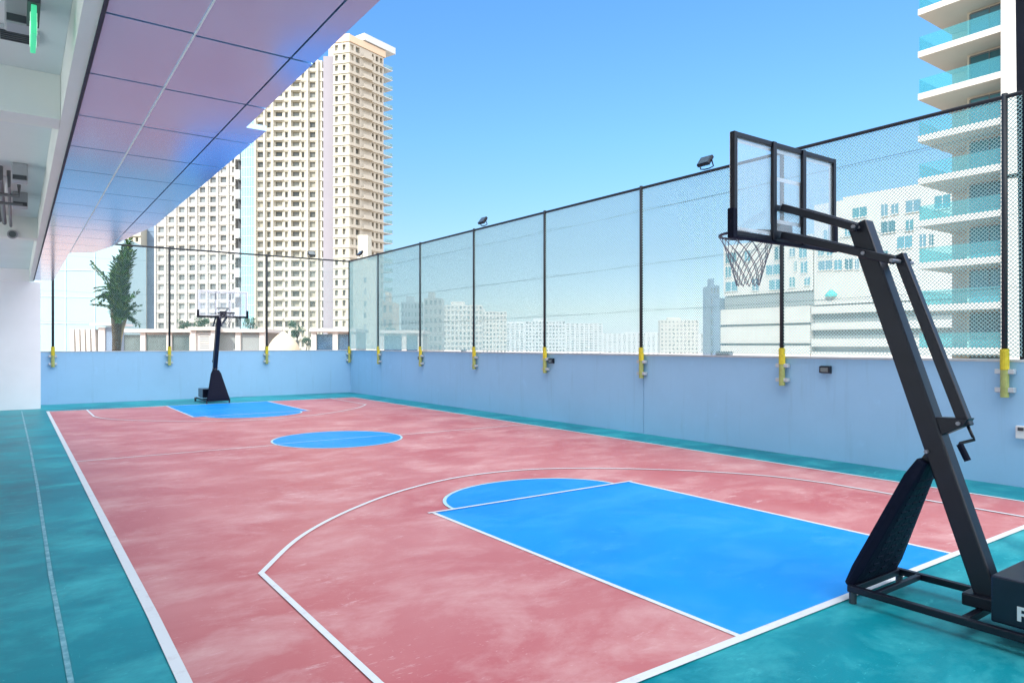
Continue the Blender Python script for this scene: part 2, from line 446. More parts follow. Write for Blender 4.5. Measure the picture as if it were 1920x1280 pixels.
# three point arc: smooth curve through the surveyed points
arc_pts = [(1.52, 5.44), (2.07, 6.23), (2.72, 6.86), (3.54, 7.43), (4.35, 7.78), (5.1, 7.9), (5.92, 7.76), (6.76, 7.25), (7.62, 6.4), (8.15, 5.55), (8.33, 4.8)]
def catmull(P, k=8):
    out = []
    for i in range(len(P) - 1):
        p0 = Vector(P[max(i - 1, 0)]); p1 = Vector(P[i]); p2 = Vector(P[i + 1]); p3 = Vector(P[min(i + 2, len(P) - 1)])
        for j in range(k):
            t = j / k
            out.append(.5 * ((2 * p1) + (p2 - p0) * t + (2 * p0 - 5 * p1 + 4 * p2 - p3) * t * t + (3 * p1 - p0 - 3 * p2 + p3) * t ** 3))
    return out + [Vector(P[-1])]
arc = [(1.52, L0)] + [tuple(p) for p in catmull(arc_pts)] + [(8.33, L0)]
wl = MB(); tl = MB(); cl = MB()
side = [(.655, 22.0), (.69, 12.5), (.715, 5.0), (.70, L0)]
wl.strip(side, .066, .0075)
wl.strip([(SX0 - .03, L0), (SX1, L0)], .062, .009)
wl.strip([(SX0 - .03, L1), (SX1, L1)], .055, .009)
wl.strip([(SX1, L1), (SX1, L0)], .045, .0075)
wl.strip(arc, .044, .0105)
wl.strip([mir(p) for p in arc], .044, .0105)
tl.strip([(SX0, MIDY), (4.87 - 1.17, MIDY)], .035, .0075)
tl.strip([(4.87 + 1.17, MIDY), (SX1, MIDY)], .035, .0075)
for F in (lambda p: p, mir):
    wl.strip([F((K0, L0)), F((K0, FT))], .042, .007)
    wl.strip([F((K1, L0)), F((K1, FT))], .042, .007)
    wl.strip([F((K0 - .06, FT)), F((K1 + .04, FT))], .04, .012)
    cl.strip([F(p) for p in semi], .04, .0085)
cl.strip(circ, .036, .0075, True)
cl.strip([(4.87 - 1.12, 12.42 - .05), (4.87 + 1.12, 12.42 - .05)], .03, .0080)
struct(wl.build('court_lines', M['line']))
struct(tl.build('halfway_line', M['thin_line']))
struct(cl.build('circle_lines', M['cyan_line']))
b = MB(); b.strip([(.10, 22.5), (.185, 14), (.205, 10.5), (.208, 6.3), (.222, 4.9), (.228, 4.2), (.24, 1)], .028, .004)
struct(b.build('floor_joint', M['residue']))

b = MB(); b.box(-20, -.95, -12, 24.4, .0005, .006); struct(b.build('unseen_bounce_floor', M['tiles']))  # added out of view: pale sheet bouncing sunlight up to the ceiling

b = MB(); b.box(-40, 40, 24.69, 62, -1.4, -.35); struct(b.build('unseen_bounce_deck', M['terracotta']))  # added behind the wall, unseen: gives the soffit its warm reflection

# ================================================================ WALLS
WH = 1.568
def wall(name, label, segs, cap):
    t = thing(name, label, 'wall', (*segs[0][:1], segs[0][2], 0))
    b = MB()
    for x0, x1, y0, y1 in segs: b.box(x0, x1, y0, y1, -.3, WH - .03)
    b.build('panel', M['wall_blue'], t)
    b = MB(); b.box(*cap, WH - .03, WH); b.build('coping', M['wall_cap'], t, bevel=.004)
    b = MB()
    for x0, x1, y0, y1 in segs[:-1]:
        if abs(x1 - x0) < .5: b.box(x0 + .02, x1 - .02, y1, y1 + .012, -.3, WH - .03)
        else: b.box(x1, x1 + .012, y0 + .02, y1 - .02, -.3, WH - .03)
    b.build('joint', M['dark_joint'], t)
    return t
ys = [-8, 9.66, 21.8, 24.48]
wall('parapet_wall', 'long blue painted parapet wall along the right side of the court',
     [(10.075, 10.275, ys[i] + (.012 if i else 0), ys[i + 1]) for i in range(3)], (10.065, 10.285, -8, 24.47))
wall('parapet_wall', 'pale blue painted parapet wall behind the far hoop',
     [(-.2, 10.075, 24.48, 24.68)], (-.2, 10.285, 24.47, 24.69))

# ================================================================ FENCES
def mesh_net(name, parent, frame, u0, u1, z0, z1, pitch=.05, wd=.0068):
    b = MB(); du = u1 - u0; dz = z1 - z0
    n = int((du + dz) / pitch) + 1
    def prism(a, c, off):
        a3 = frame(*a, off); c3 = frame(*c, off)
        b.bar(a3, c3, wd, wd * .8)
    for i in range(1, n):
        k = i * pitch
        # rising family u - z = k - dz
        ua, za = (u0 + k - dz, z0) if k > dz else (u0, z0 + dz - k)
        ub, zb = (u0 + k, z1) if k < du else (u1, z1 - (k - du))
        if zb > za: prism((ua, za), (ub, zb), .002)
        # falling family u + z = k
        ua, za = (u0, z0 + k) if k < dz else (u0 + k - dz, z1)
        ub, zb = (u0 + k, z0) if k < du else (u1, z0 + k - du)
        if za > zb: prism((ua, za), (ub, zb), -.003)
    return b.build(name, M['net'], parent)
FT_Z = 4.83
def fence(label, frame, us, u0, u1, cord, origin):
    t = thing('net_fence', label, 'fence', origin, 'net fences on the parapet walls')
    b = MB()
    b.tube([frame(u0, FT_Z, .0), frame(u1, FT_Z, .0)], .027, 10)
    b.build('top_rail', M['post'], t, smooth=False)
    for i, u in enumerate(us):
        b = MB(); b.tube([frame(u, 1.25, 0), frame(u, FT_Z + .04, 0)], .034, 12)
        p = b.build('post', M['post'], t, smooth=True)
        b = MB(); b.tube([frame(u, 1.44, 0), frame(u, 1.70, 0)], .050, 14); b.build('sleeve', M['yellow'], p, bevel=.004, origin=origin)
        b = MB(); b.tube([frame(u, 1.10, 0), frame(u, 1.44, 0)], .047, 14)
        b.build('lower_sleeve', M['olive'], p, origin=origin)
        for z in (1.42, 1.19):
            b = MB(); q = [frame(u - .105, z - .03, .052), frame(u + .105, z - .03, .052)]
            b.hexa([frame(u - .105, z - .03, .066), frame(u + .105, z - .03, .066), frame(u + .105, z - .03, -.02), frame(u - .105, z - .03, -.02),
                    frame(u - .105, z + .03, .066), frame(u + .105, z + .03, .066), frame(u + .105, z + .03, -.02), frame(u - .105, z + .03, -.02)])
            b.build('clamp', M['clamp'], p, origin=origin, bevel=.006)
    for z in (2.46, 3.36, 4.42):
        b = MB(); allu = [u0] + [u for u in us if u0 < u < u1] + [u1]; pts = []
        for i in range(len(allu) - 1):
            for k in range(6):
                f = k / 6; pts.append(frame(allu[i] + (allu[i + 1] - allu[i]) * f, z - .05 * 4 * f * (1 - f), .012))
        pts.append(frame(u1, z, .012))
        b.tube(pts, .0022, 5); b.build('support_wire', M['wire'], t)
    mesh_net('net', t, frame, u0, u1, 1.60, FT_Z - .02, .05, cord)
    return t
fr_r = lambda u, z, o: Vector((10.0 + o, u, z))
fr_f = lambda u, z, o: Vector((u, 24.405 + o, z))
posts_r = [21.87, 18.85, 15.8, 12.725, 9.66, 6.573, 3.485]
fence('tall teal net fence with black posts and yellow sleeves along right wall', fr_r, posts_r, 3.30, 24.40, .0084, (10.0, 12, 0))
fence('teal net fence with black posts on far wall behind the distant hoop', fr_f, [.857, 3.963, 7.009, 10.0], .56, 9.97, .0026, (5, 24.405, 0))
# dark steel column at the right edge of the view
t = thing('steel_column', 'tall dark navy steel column at right end of the fence', 'column', (10.33, 3.22, 0))
b = MB(); b.hexa([(10.29, 2.9, .0), (10.45, 2.9, .0), (10.45, 3.41, .0), (10.29, 3.41, .0), (10.29, 2.9, 9), (10.45, 2.9, 9), (10.45, 3.50, 9), (10.29, 3.50, 9)])
b.build('shaft', M['navy_steel'], t, bevel=.01)
b = MB(); b.box(10.19, 10.289, 3.36, 3.52, 3.86, 3.90); b.build('bracket', M['post'], t)

# floodlights on the rails
def floodlight(loc, facing, label):
    t = thing('floodlight', label, 'floodlight', loc, 'floodlights on the fence rails')
    Rm = Matrix.Rotation(facing, 4, 'Z')
    L = Vector(loc)
    def T(p): return L + (Rm @ Vector(p))
    def hb(x0, x1, y0, y1, z0, z1, tilt=0, c=(0, 0, 0)):
        q = Matrix.Rotation(tilt, 4, 'X'); bb = MB()
        bb.hexa([T(Vector(c) + (q @ Vector(p))) for p in [(x0, y0, z0), (x1, y0, z0), (x1, y1, z0), (x0, y1, z0), (x0, y0, z1), (x1, y0, z1), (x1, y1, z1), (x0, y1, z1)]])
        return bb
    tl = rad(-38)
    hb(-.13, .13, -.03, .03, -.10, .10, tl, (0, -.05, .15)).build('lamp_head', M['black_steel'], t, bevel=.008)
    hb(-.11, .11, -.034, -.031, -.08, .08, tl, (0, -.05, .15)).build('lens', M['lamp_lens'], t)
    f = MB()
    for k in range(7):
        g = hb(-.11 + k * .034, -.104 + k * .034, .03, .05, -.08, .08, tl, (0, -.05, .15)); f.add(g.v, g.f)
    f.build('cooling_fins', M['black_steel'], t)
    br = MB(); br.tube([T((-.14, -.05, .15)), T((-.14, 0, .04)), T((-.05, 0, .02)), T((.05, 0, .02)), T((.14, 0, .04)), T((.14, -.05, .15))], .012, 6)
    br.build('bracket', M['black_steel'], t)
    return t
HALF = math.pi / 2
floodlight((10.0, 8.06, FT_Z + .03), -HALF, 'black floodlight on right fence rail next to the near backboard')
floodlight((10.0, 15.3, FT_Z + .03), -HALF, 'black floodlight halfway along the right fence rail')
floodlight((10.0, 23.3, FT_Z + .03), -HALF, 'small black floodlight on right fence rail close to the far corner')
floodlight((8.56, 24.405, FT_Z + .03), 0, 'black floodlight on the far fence rail in front of the towers')
# small wall boxes
def wall_box(loc, s, label):
    t = thing('wall_lamp', label, 'wall lamp', loc, 'small black lamps on the blue wall')
    x, y, z = loc
    b = MB(); b.hexa([(x - s, y - .085, z - .05), (x, y - .085, z - .06), (x, y + .085, z - .06), (x - s, y + .085, z - .05), (x - s, y - .085, z + .05), (x, y - .085, z + .06), (x, y + .085, z + .06), (x - s, y + .085, z + .05)])
    b.build('housing', M['black_steel'], t, bevel=.008)
    b = MB(); b.box(x - s - .003, x - s + .004, y - .06, y + .06, z - .035, z + .03); b.build('lens', M['lamp_lens'], t)
wall_box((10.074, 5.86, 1.375), .07, 'small black lamp on right blue wall beside the near hoop mast')
wall_box((10.074, 12.54, 1.385), .07, 'small black lamp beside the middle yellow sleeve on right wall')
wall_box((10.074, 18.95, 1.352), .07, 'small black lamp beside the far yellow sleeve on right wall')
for (y, L, h) in ((7.82, .30, .055), (16.6, .16, .04)):
    t = thing('junction_box', 'dark %s box lying on top of the right wall' % ('long flat' if L > .2 else 'short small'), 'junction box', (10.17, y, WH))
    b = MB(); b.box(10.12, 10.22, y - L / 2, y + L / 2, WH + .001, WH + h); b.build('box', M['grey_box'], t, bevel=.006)
    b = MB(); b.box(10.115, 10.225, y - L / 2 - .005, y + L / 2 + .005, WH + h + .001, WH + h + .012); b.build('lid', M['dark_box'], t, bevel=.003)
t = thing('wall_socket', 'white weatherproof socket low on right wall behind the near hoop', 'wall socket', (10.074, 3.33, .7))
b = MB(); b.box(10.02, 10.074, 3.25, 3.38, .60, .76); b.build('cover', M['white_plastic'], t, bevel=.01)
b = MB(); b.box(10.00, 10.019, 3.29, 3.35, .70, .74); b.build('latch', M['dark_box'], t, bevel=.003)

# ================================================================ BASKETBALL HOOPS
HO = Vector((4.94, 1.80, 0))
def hoop():
    t = thing('basketball_hoop', 'black portable basketball hoop standing nearest at right, backboard facing away', 'basketball hoop', HO, 'portable basketball hoops')
    X = HO.x; o = tuple(HO)
    S = M['black_steel']
    # base frame
    b = MB(); xl, xr = X - .32, X + .32; zf = .075; rb = .045
    b.box(xl - rb / 2, xl + rb / 2, 1.02, 2.53, zf, zf + rb)
    b.box(xr - rb / 2, xr + rb / 2, 1.02, 2.53, zf, zf + rb)
    b.box(xl + rb / 2, xr - rb / 2, 2.485, 2.53, zf, zf + rb)
    b.box(xl + rb / 2, xr - rb / 2, 2.34, 2.375, zf + .004, zf + rb - .004)
    b.box(xl + rb / 2, xr - rb / 2, 1.80, 1.845, zf, zf + rb)
    b.build('base_frame', S, t, bevel=.005)
    for x in (xl, xr):
        b = MB(); b.tube([(x, 2.50, .0), (x, 2.50, zf)], .024, 12); b.build('foot', M['dark_box'], t, smooth=False)
    for x in (xl - .05, xr + .05):
        b = MB(); b.tube([(x - .02, 1.14, .062), (x + .02, 1.14, .062)], .06, 18); b.build('wheel', M['dark_box'], t)
    # ballast box
    b = MB(); b.box(X - .27, X + .27, 1.06, 1.70, .125, .40)
    wb = b.build('weight_box', M['navy_steel'], t, bevel=.012)
    b = MB(); xx = X - .2735
    b.box(xx, xx + .003, 1.545, 1.565, .172, .255); b.box(xx, xx + .003, 1.49, 1.5449, .238, .255); b.box(xx, xx + .003, 1.50, 1.5449, .205, .22)
    b.build('lettering', M['white_plastic'], wb, origin=o)
    # mast
    A = Vector((X, 1.79, .16)); B = Vector((X, 2.62, 2.62)); ax = (B - A).normalized()
    b = MB(); b.bar(A, B, .12, .135, (0, 1, 0)); b.build('mast', S, t, bevel=.012)
    b = MB(); b.box(X - .11, X + .11, 1.701, 1.92, .122, .20); b.build('mast_socket', S, t, bevel=.01)
    def M_(z): return A + ax * ((z - A.z) / ax.z)
    # arms
    for s in (-1, 1):
        x = X + s * .105
        b = MB(); b.bar((x + .045 + s * .055, 3.17, 2.815), (x, M_(2.585).y - .02, 2.575), .04, .055); b.build('upper_arm', S, t, bevel=.006)
        b = MB(); b.bar((x + .045 + s * .055, 3.17, 2.60), (x, 2.33, 2.32), .04, .055); b.build('lower_arm', S, t, bevel=.006)
    b = MB()
    for (y, z, w_) in ((2.60, 2.585, .14), (2.53, 2.39, .14), (2.33, 2.32, .15), (2.14, 1.05, .085), (1.96, 1.25, .06)):
        b.tube([(X - w_, y, z), (X + w_, y, z)], .013, 8)
    b.build('pivot_bolt', M['bolt'], t)
    # lift tube, crank bracket and handle
    b = MB(); b.bar((X, 2.345, 2.37), (X, 1.93, 1.23), .065, .07, (0, 1, 0)); b.build('lift_tube', S, t, bevel=.008)
    b = MB(); p0 = M_(1.22)
    b.hexa([(X - .045, 2.135, 1.12), (X + .045, 2.135, 1.12), (X + .045, 1.93, 1.235), (X - .045, 1.93, 1.235),
            (X - .045, 2.17, 1.275), (X + .045, 2.17, 1.275), (X + .045, 1.90, 1.285), (X - .045, 1.90, 1.285)])
    b.build('crank_bracket', S, t, bevel=.006)
    b = MB(); b.tube([(X, 1.925, 1.235), (X, 1.895, 1.165), (X + .01, 1.89, 1.15), (X - .05, 1.95, 1.125), (X - .055, 1.95, 1.115)], .010, 8)
    ch = b.build('crank_handle', S, t, smooth=True)
    b = MB(); b.tube([(X - .055, 1.95, 1.12), (X - .05, 1.905, 1.02)], .02, 10); b.build('grip', M['pad'], ch, origin=o)
    # padded front shield
    b = MB(); n = 9; rows = []
    for i in range(n):
        f = i / (n - 1)
        y = 2.54 - .37 * f; z = .115 + .87 * f
        hw = .33 - .205 * f
        if i == n - 1: hw *= .75
        th = .05 if i not in (0, n - 1) else .035
        nrm = Vector((0, .92, .39))
        rows.append((Vector((X, y, z)), hw, th, nrm))
    vs = []; fs = []
    m_ = 10
    for c, hw, th, nr in rows:
        for k in range(m_):
            a = 2 * math.pi * k / m_
            ca, sa = math.cos(a), math.sin(a)
            ex = math.copysign(abs(ca) ** .35, ca); ey = math.copysign(abs(sa) ** .5, sa)
            vs.append(c + Vector((ex * hw, 0, 0)) + nr * ey * th)
    for i in range(n - 1):
        for k in range(m_):
            fs.append((i * m_ + k, i * m_ + (k + 1) % m_, (i + 1) * m_ + (k + 1) % m_, (i + 1) * m_ + k))
    fs += [tuple(range(m_ - 1, -1, -1)), tuple(range((n - 1) * m_, n * m_))]
    b.add(vs, fs)
    for i in range(13):                                    # quilted ribs on the back
        f = .12 + .062 * i
        for s in (-1, 0, 1):
            c = Vector((X + s * (.17 - .11 * f), 2.54 - .37 * f, .115 + .87 * f)) - Vector((0, .92, .39)) * .047
            b.bar(c - Vector((.04, 0, 0)), c + Vector((.04, 0, 0)), .012, .016)
    b.build('base_pad', M['pad'], t, bevel=.006)
    b = MB(); b.bar((X, 2.205, .93), (X, 2.115, 1.075), .06, .05); b.build('pad_strut', S, t, bevel=.006)
    # backboard: frame, sheet, markings, padding
    bx0, bx1, bz0, bz1, by = X - .66, X + .71, 2.555, 3.32, 3.22
    v0, v1 = X - .115, X + .305 - .03
    b = MB(); fw = .036; d0, d1 = by - .02, by + .02
    b.box(bx0, bx0 + fw, d0, d1, bz0, bz1); b.box(bx1 - fw, bx1, d0, d1, bz0, bz1)
    b.box(bx0 + fw, bx1 - fw, d0 + .001, d1 - .001, bz1 - fw, bz1 - .001); b.box(bx0 + fw, bx1 - fw, d0 + .001, d1 - .001, bz0 + .001, bz0 + fw)
    b.box(X - .24, X - .20, d0 - .03, by - .004, bz0 + .002, bz1 - .002) if False else None
    v0, v1 = X - .175, X + .225
    for v in (v0, v1): b.box(v - .022, v + .022, d0 - .012, by - .0045, bz0 + .002, bz1 - .002)
    b.box(v0 + .022, v1 - .022, d0 - .010, by - .006, 2.79, 2.835)
    b.box(v0 + .022, v1 - .022, d0 - .010, by - .006, 2.575, 2.635)
    bf = b.build('backboard_frame', S, t, bevel=.003)
    b = MB(); b.box(bx0 + fw, bx1 - fw, by - .004, by + .004, bz0 + fw, bz1 - fw); b.build('backboard_glass', M['board_glass'], bf, origin=o)
    b = MB(); y0, y1 = by + .005, by + .007
    def rect(x0, x1, z0, z1, w_):
        b.box(x0, x0 + w_, y0, y1, z0, z1); b.box(x1 - w_, x1, y0, y1, z0, z1)
        b.box(x0 + w_, x1 - w_, y0, y1, z1 - w_, z1); b.box(x0 + w_, x1 - w_, y0, y1, z0, z0 + w_)
    b.box(bx0, bx0 + fw, d1 + .001, d1 + .004, bz0 + .2, bz1); b.box(bx1 - fw, bx1, d1 + .001, d1 + .004, bz0 + .2, bz1); b.box(bx0 + fw, bx1 - fw, d1 + .001, d1 + .004, bz1 - fw, bz1)
    rect(bx0 + fw + .012, bx1 - fw - .012, bz0 + fw + .012, bz1 - fw - .012, .022)
    xm = (bx0 + bx1) / 2
    rect(xm - .21, xm + .21, 2.70, 3.06, .03)
    b.build('backboard_markings', M['board_line'], bf, origin=o)
    b = MB()
    for s0, s1 in ((bx0 - .02, bx0 + .03), (bx1 - .03, bx1 + .02)): b.box(s0, s1, by - .026, by + .030, bz0 - .02, bz0 + .20)
    b.box(bx0 + .031, bx1 - .031, by - .024, by + .028, bz0 - .019, bz0 + .0)
    b.build('edge_padding', M['pad'], bf, bevel=.006, origin=o)
    # rim and net
    rc = Vector((xm - .0, by + .36, 2.665)); rr = .228
    b = MB(); b.ring(rc, rr, .011, 44, 8)
    b.hexa([(xm - .09, by + .03, 2.645), (xm + .09, by + .03, 2.645), (xm + .06, by + .15, 2.655), (xm - .06, by + .15, 2.655),
            (xm - .09, by + .03, 2.67), (xm + .09, by + .03, 2.67), (xm + .06, by + .15, 2.67), (xm - .06, by + .15, 2.67)])
    b.box(xm - .09, xm + .09, by + .009, by + .03, 2.60, 2.73)
    rim = b.build('rim', M['rim'], t, smooth=False)
    b = MB(); N = 12; lv = 7
    def np_(i, k):
        z = rc.z - .012 - .41 * (i / (lv - 1)) ** 1.05
        r = rr * (1 - .60 * (i / (lv - 1)) ** .8)
        a = 2 * math.pi * (k + .5 * (i % 2)) / N
        return Vector((rc.x + r * math.cos(a), rc.y + r * math.sin(a), z))
    for i in range(lv - 1):
        for k in range(N):
            for dk in ((0, -1) if i % 2 == 0 else (0, 1)):
                b.tube([np_(i, k), np_(i + 1, k + dk)], .0034, 5, False)
    b.build('net', M['hoop_net'], rim, origin=o)
    return t
h1 = hoop()
dup(h1, (2 * CX - HO.x - .02, 2 * MIDY - HO.y, 0), math.pi, 'distant black portable basketball hoop against the far wall, backboard facing the camera')

# ================================================================ OWN BUILDING (soffit and ceiling on the left)
t = thing('apartment_block', 'covered terrace of the building at left with lilac metal soffit and white column', 'building', (0, 10, 0))
SZ = 3.46
def xmax(y):
    P = [(-12, 1.461), (5.64, 1.461), (5.641, 1.617), (11.04, 1.607), (12.12, 1.484), (14.8, 1.23), (15.24, .8)]
    for (a, xa), (c, xc) in zip(P, P[1:]):
        if a <= y <= c: return xa + (xc - xa) * (y - a) / (c - a)
    return .8
joints = [4.129 + .978 * k for k in range(-14, 20)]
b = MB(); g = .011
for ya, yb in zip(joints, joints[1:]):
    if ya > 22.2: break
    yb2 = min(yb, 22.25)
    b.box(.372, .7945, ya + g, yb2 - g, SZ, SZ + .03)
b2 = MB()
cuts = [5.6405, 11.04, 12.12, 14.8]
for ya, yb in zip(joints, joints[1:]):
    ya += .0; yb += .0
    if ya > 15.2: break
    yb = min(yb, 15.24)
    yy = [ya + g] + [c for c in cuts if ya + g < c < yb - g] + [yb - g]
    b2.box(.80, min(1.318, xmax(yb) - .01), ya + g, yb - g, SZ - .009, SZ + .03) if xmax(yb) > 1.33 else \
        b2.poly([(.80, ya + g), (min(1.318, xmax(ya)), ya + g), (max(.81, min(1.318, xmax(yb - g))), yb - g), (.80, yb - g)], SZ - .009, SZ + .03)
    for y0, y1 in zip(yy, yy[1:]):
        if xmax((y0 + y1) / 2) < 1.34: continue
        b2.poly([(1.330, y0), (xmax(y0 + .0006), y0), (xmax(y1 - .0006), y1), (1.330, y1)] if xmax(y1) > 1.34 else [(1.330, y0), (xmax(y0), y0), (1.331, y1)], SZ - .009, SZ + .03)
b.add(b2.v, b2.f)
b.build('soffit_panels', M['soffit'], t)
b = MB(); b.box(.374, .80, -10, 22.25, SZ + .031, SZ + .06)
b.poly([(.801, -10), (1.43, -10), (1.43, 11.0), (1.2, 14.0), (.83, 15.2), (.801, 15.2)], SZ + .031, SZ + .06)
b.build('soffit_backing', M['groove'], t)
b = MB(); b.box(.7955, .7995, -10, 15.24, SZ - .012, SZ + .03); b.build('soffit_trim', M['trim'], t)
b = MB(); b.box(.352, .371, -10, 22.3, SZ - .012, SZ + .05); b.build('dark_edge', M['groove'], t)
b = MB(); b.box(.27, .351, -10, 22.95, SZ, 3.95); b.build('edge_beam', M['beam'], t)
b = MB(); b.box(-8, .269, -10, 23.05, 3.80, 3.95); b.build('ceiling', M['ceiling'], t)
for y in (-1.0, 6.30, 13.6):
    b = MB(); b.box(-8, .268, y, y + .30, SZ + .002, 3.799); b.build('cross_beam', M['beam'], t)
b = MB(); b.box(-8, .53, 23.06, 23.5, .0, 3.46); b.box(-8, .30, 22.96, 23.059, 3.461, 3.95)
b.build('end_wall', M['col_white'], t)
for y in (-7, 0, 7.4, 14.8):
    b = MB(); b.box(-8, -7.5, y, y + .5, .004, 3.799); b.build('column', M['col_white'], t)
TOPZ = 14
b = MB(); b.poly([(-8, -14), (1.15, -14), (1.15, 14), (.68, 14.5), (.68, 22.9), (-8, 22.9)], 3.96, TOPZ); b.build('upper_storeys', M['cream_pale'], t)
for k in range(2):
    for y in range(-12, 13, 4):
        b = MB(); b.box(1.151, 1.20, y, y + 2.2, 5.2 + 3.2 * k, 6.9 + 3.2 * k); b.build('window', M['win'], t)
# fittings under the ceiling
s = thing('exit_sign', 'lit green exit sign hanging from the terrace ceiling', 'exit sign', (.075, 4.75, 3.80))
b = MB(); b.tube([(.075, 4.62, 3.80), (.075, 4.62, 3.66)], .012, 8); b.tube([(.075, 4.86, 3.80), (.075, 4.86, 3.66)], .012, 8)
b.box(.045, .105, 4.56, 4.92, 3.60, 3.66); b.build('mounting_bar', M['dark_box'], s)
b = MB(); b.box(.062, .088, 4.58, 4.90, 3.44, 3.598); pan = b.build('sign_panel', M['exit_green'], s, bevel=.004)
b = MB()
for (y0, y1, z0, z1) in ((4.62, 4.68, 3.50, 3.52), (4.66, 4.69, 3.47, 3.56), (4.66, 4.685, 3.565, 3.585), (4.69, 4.74, 3.53, 3.545), (4.78, 4.86, 3.46, 3.58)):
    b.box(.0895, .091, y0, y1, z0, z1); b.box(.0585, .0605, y0, y1, z0, z1)
b.build('pictogram', M['exit_white'], pan, origin=tuple(s['_o']))
def ceil_box(name, label, cat, x0, x1, y0, y1, h, grp=None):
    t_ = thing(name, label, cat, ((x0 + x1) / 2, (y0 + y1) / 2, 3.80), grp)
    b = MB(); b.box(x0, x1, y0, y1, 3.80 - h, 3.799); b.build('housing', M['grey_box'], t_, bevel=.012)
    b = MB(); b.box(x0 + .01, x1 - .01, y0 - .012, y0 - .001, 3.80 - h + .01, 3.80 - h * .7); b.build('grille', M['dark_box'], t_)
ceil_box('ceiling_speaker', 'grey ceiling speaker box behind the green exit sign', 'speaker', -.06, .10, 5.0, 5.16, .17, 'grey speaker boxes under the terrace ceiling')
ceil_box('ceiling_speaker', 'small grey speaker box on the ceiling behind the nearer beam', 'speaker', -.06, .09, 7.15, 7.3, .14, 'grey speaker boxes under the terrace ceiling')
ceil_box('ceiling_speaker', 'grey speaker box above the ceiling pipes', 'speaker', -.05, .10, 9.6, 9.8, .2, 'grey speaker boxes under the terrace ceiling')
ceil_box('ceiling_speaker', 'grey speaker box farthest back, below the ceiling pipes', 'speaker', -.05, .12, 11.4, 11.6, .2, 'grey speaker boxes under the terrace ceiling')
s = thing('air_vent', 'slim grey air vent in the terrace ceiling in front of the beam', 'air vent', (0, 5.6, 3.80))
b = MB(); b.box(-.11, .12, 5.50, 5.72, 3.775, 3.799); b.build('frame', M['clamp'], s, bevel=.004)
b = MB()
for k in range(5): b.box(-.09, .10, 5.53 + k * .036, 5.545 + k * .036, 3.766, 3.774)
b.build('slats', M['dark_box'], s)
s = thing('pipe_cluster', 'tangle of dark and white pipes under the terrace ceiling', 'pipes', (-.1, 10.2, 3.80))
b = MB()
for (x, y0, y1, z, r) in ((-.16, 9.9, 13.5, 3.66, .03), (-.08, 10.1, 13.5, 3.62, .02), (-.22, 9.6, 13.5, 3.70, .035)):
    b.tube([(x, y0, 3.80), (x, y0, z), (x, y1, z)], r, 8)
b.tube([(-.5, 10.6, 3.60), (.02, 10.6, 3.60), (.02, 10.6, 3.74)], .022, 8)
b.tube([(-.5, 11.0, 3.56), (.06, 11.0, 3.56)], .018, 8)
b.build('dark_pipes', M['grey_pipe'], s)
b = MB(); b.tube([(-.5, 10.0, 3.70), (-.1, 10.0, 3.70), (-.1, 10.0, 3.52)], .014, 8); b.build('white_pipe', M['white_plastic'], s)
s = thing('beam_lamp', 'small round grey fitting on the farther ceiling beam', 'lamp', (-.06, 13.55, 3.5))
b = MB(); b.tube([(-.06, 13.599, 3.50), (-.06, 13.54, 3.50)], .07, 16); b.build('housing', M['grey_box'], s)
b = MB(); b.tube([(-.06, 13.539, 3.50), (-.06, 13.53, 3.50)], .05, 16); b.build('lens', M['lamp_lens'], s)

# ================================================================ BUILDINGS BEYOND
class Frame:
    """facade frame: u runs along the facade from p0, n points out of it, z up"""
    def __init__(s, p0, p1, flip=False):
        s.p = Vector((p0.x, p0.y, 0)); d = Vector((p1.x - p0.x, p1.y - p0.y, 0)); s.L = d.length; s.u = d / s.L
        s.n = Vector((s.u.y, -s.u.x, 0))
        if s.n.dot(s.p) > 0: s.n = -s.n          # towards the camera
    def P(s, u, n, z): return s.p + s.u * u + s.n * n + Vector((0, 0, z))
    def box(s, b, u0, u1, n0, n1, z0, z1):
        b.hexa([s.P(u0, n0, z0), s.P(u1, n0, z0), s.P(u1, n1, z0), s.P(u0, n1, z0), s.P(u0, n0, z1), s.P(u1, n0, z1), s.P(u1, n1, z1), s.P(u0, n1, z1)])
class Panes:
    def __init__(s, parent, m, mj, most=100): s.p = parent; s.m = m; s.mj = mj; s.k = 0; s.rest = MB(); s.most = most
    def add(s, F, u0, u1, n, z0, z1):
        if s.k < s.most:
            b = MB(); F.box(b, u0, u1, n - .05, n, z0, z1); b.build('window', s.m, s.p)
        else: F.box(s.rest, u0, u1, n - .05, n, z0, z1)
        s.k += 1
    def done(s):
        if s.rest.v:
            o = s.rest.build('more_windows', s.mj, s.p); o['kind'] = 'stuff'
def grid(b, P, F, z0, fh, nf, cols, dep=.7, sill=.9, head=2.5, u0=0, u1=None, slab=.18, back=None, zmin=-99, skip=.0):
    """storeys of recessed windows: cols = [(u centre, width)], walls between them, slab edges standing proud"""
    u1 = F.L if u1 is None else u1
    cols = sorted(cols)
    for k in range(nf):
        z = z0 + k * fh
        F.box(b, u0, u1, -dep, 0, z - fh + head, z + sill)         # spandrel
        if slab: F.box(b, u0 - .05, u1 + .05, .002, slab, z - .22, z + .02)
        x = u0
        for c, w_ in cols:
            if c - w_ / 2 > x: F.box(b, x, c - w_ / 2, -dep, -.004, z + sill, z + head)
            x = c + w_ / 2
        if u1 > x: F.box(b, x, u1, -dep, -.004, z + sill, z + head)
    F.box(b, u0, u1, -dep, 0, z0 + nf * fh - fh + head, z0 + nf * fh)
    if P:
        for k in range(nf - 1, -1, -1):
            z = z0 + k * fh
            for c, w_ in cols: P.add(F, c - w_ / 2, c + w_ / 2, -dep + .08, z + sill, z + head)
BZ = -16.
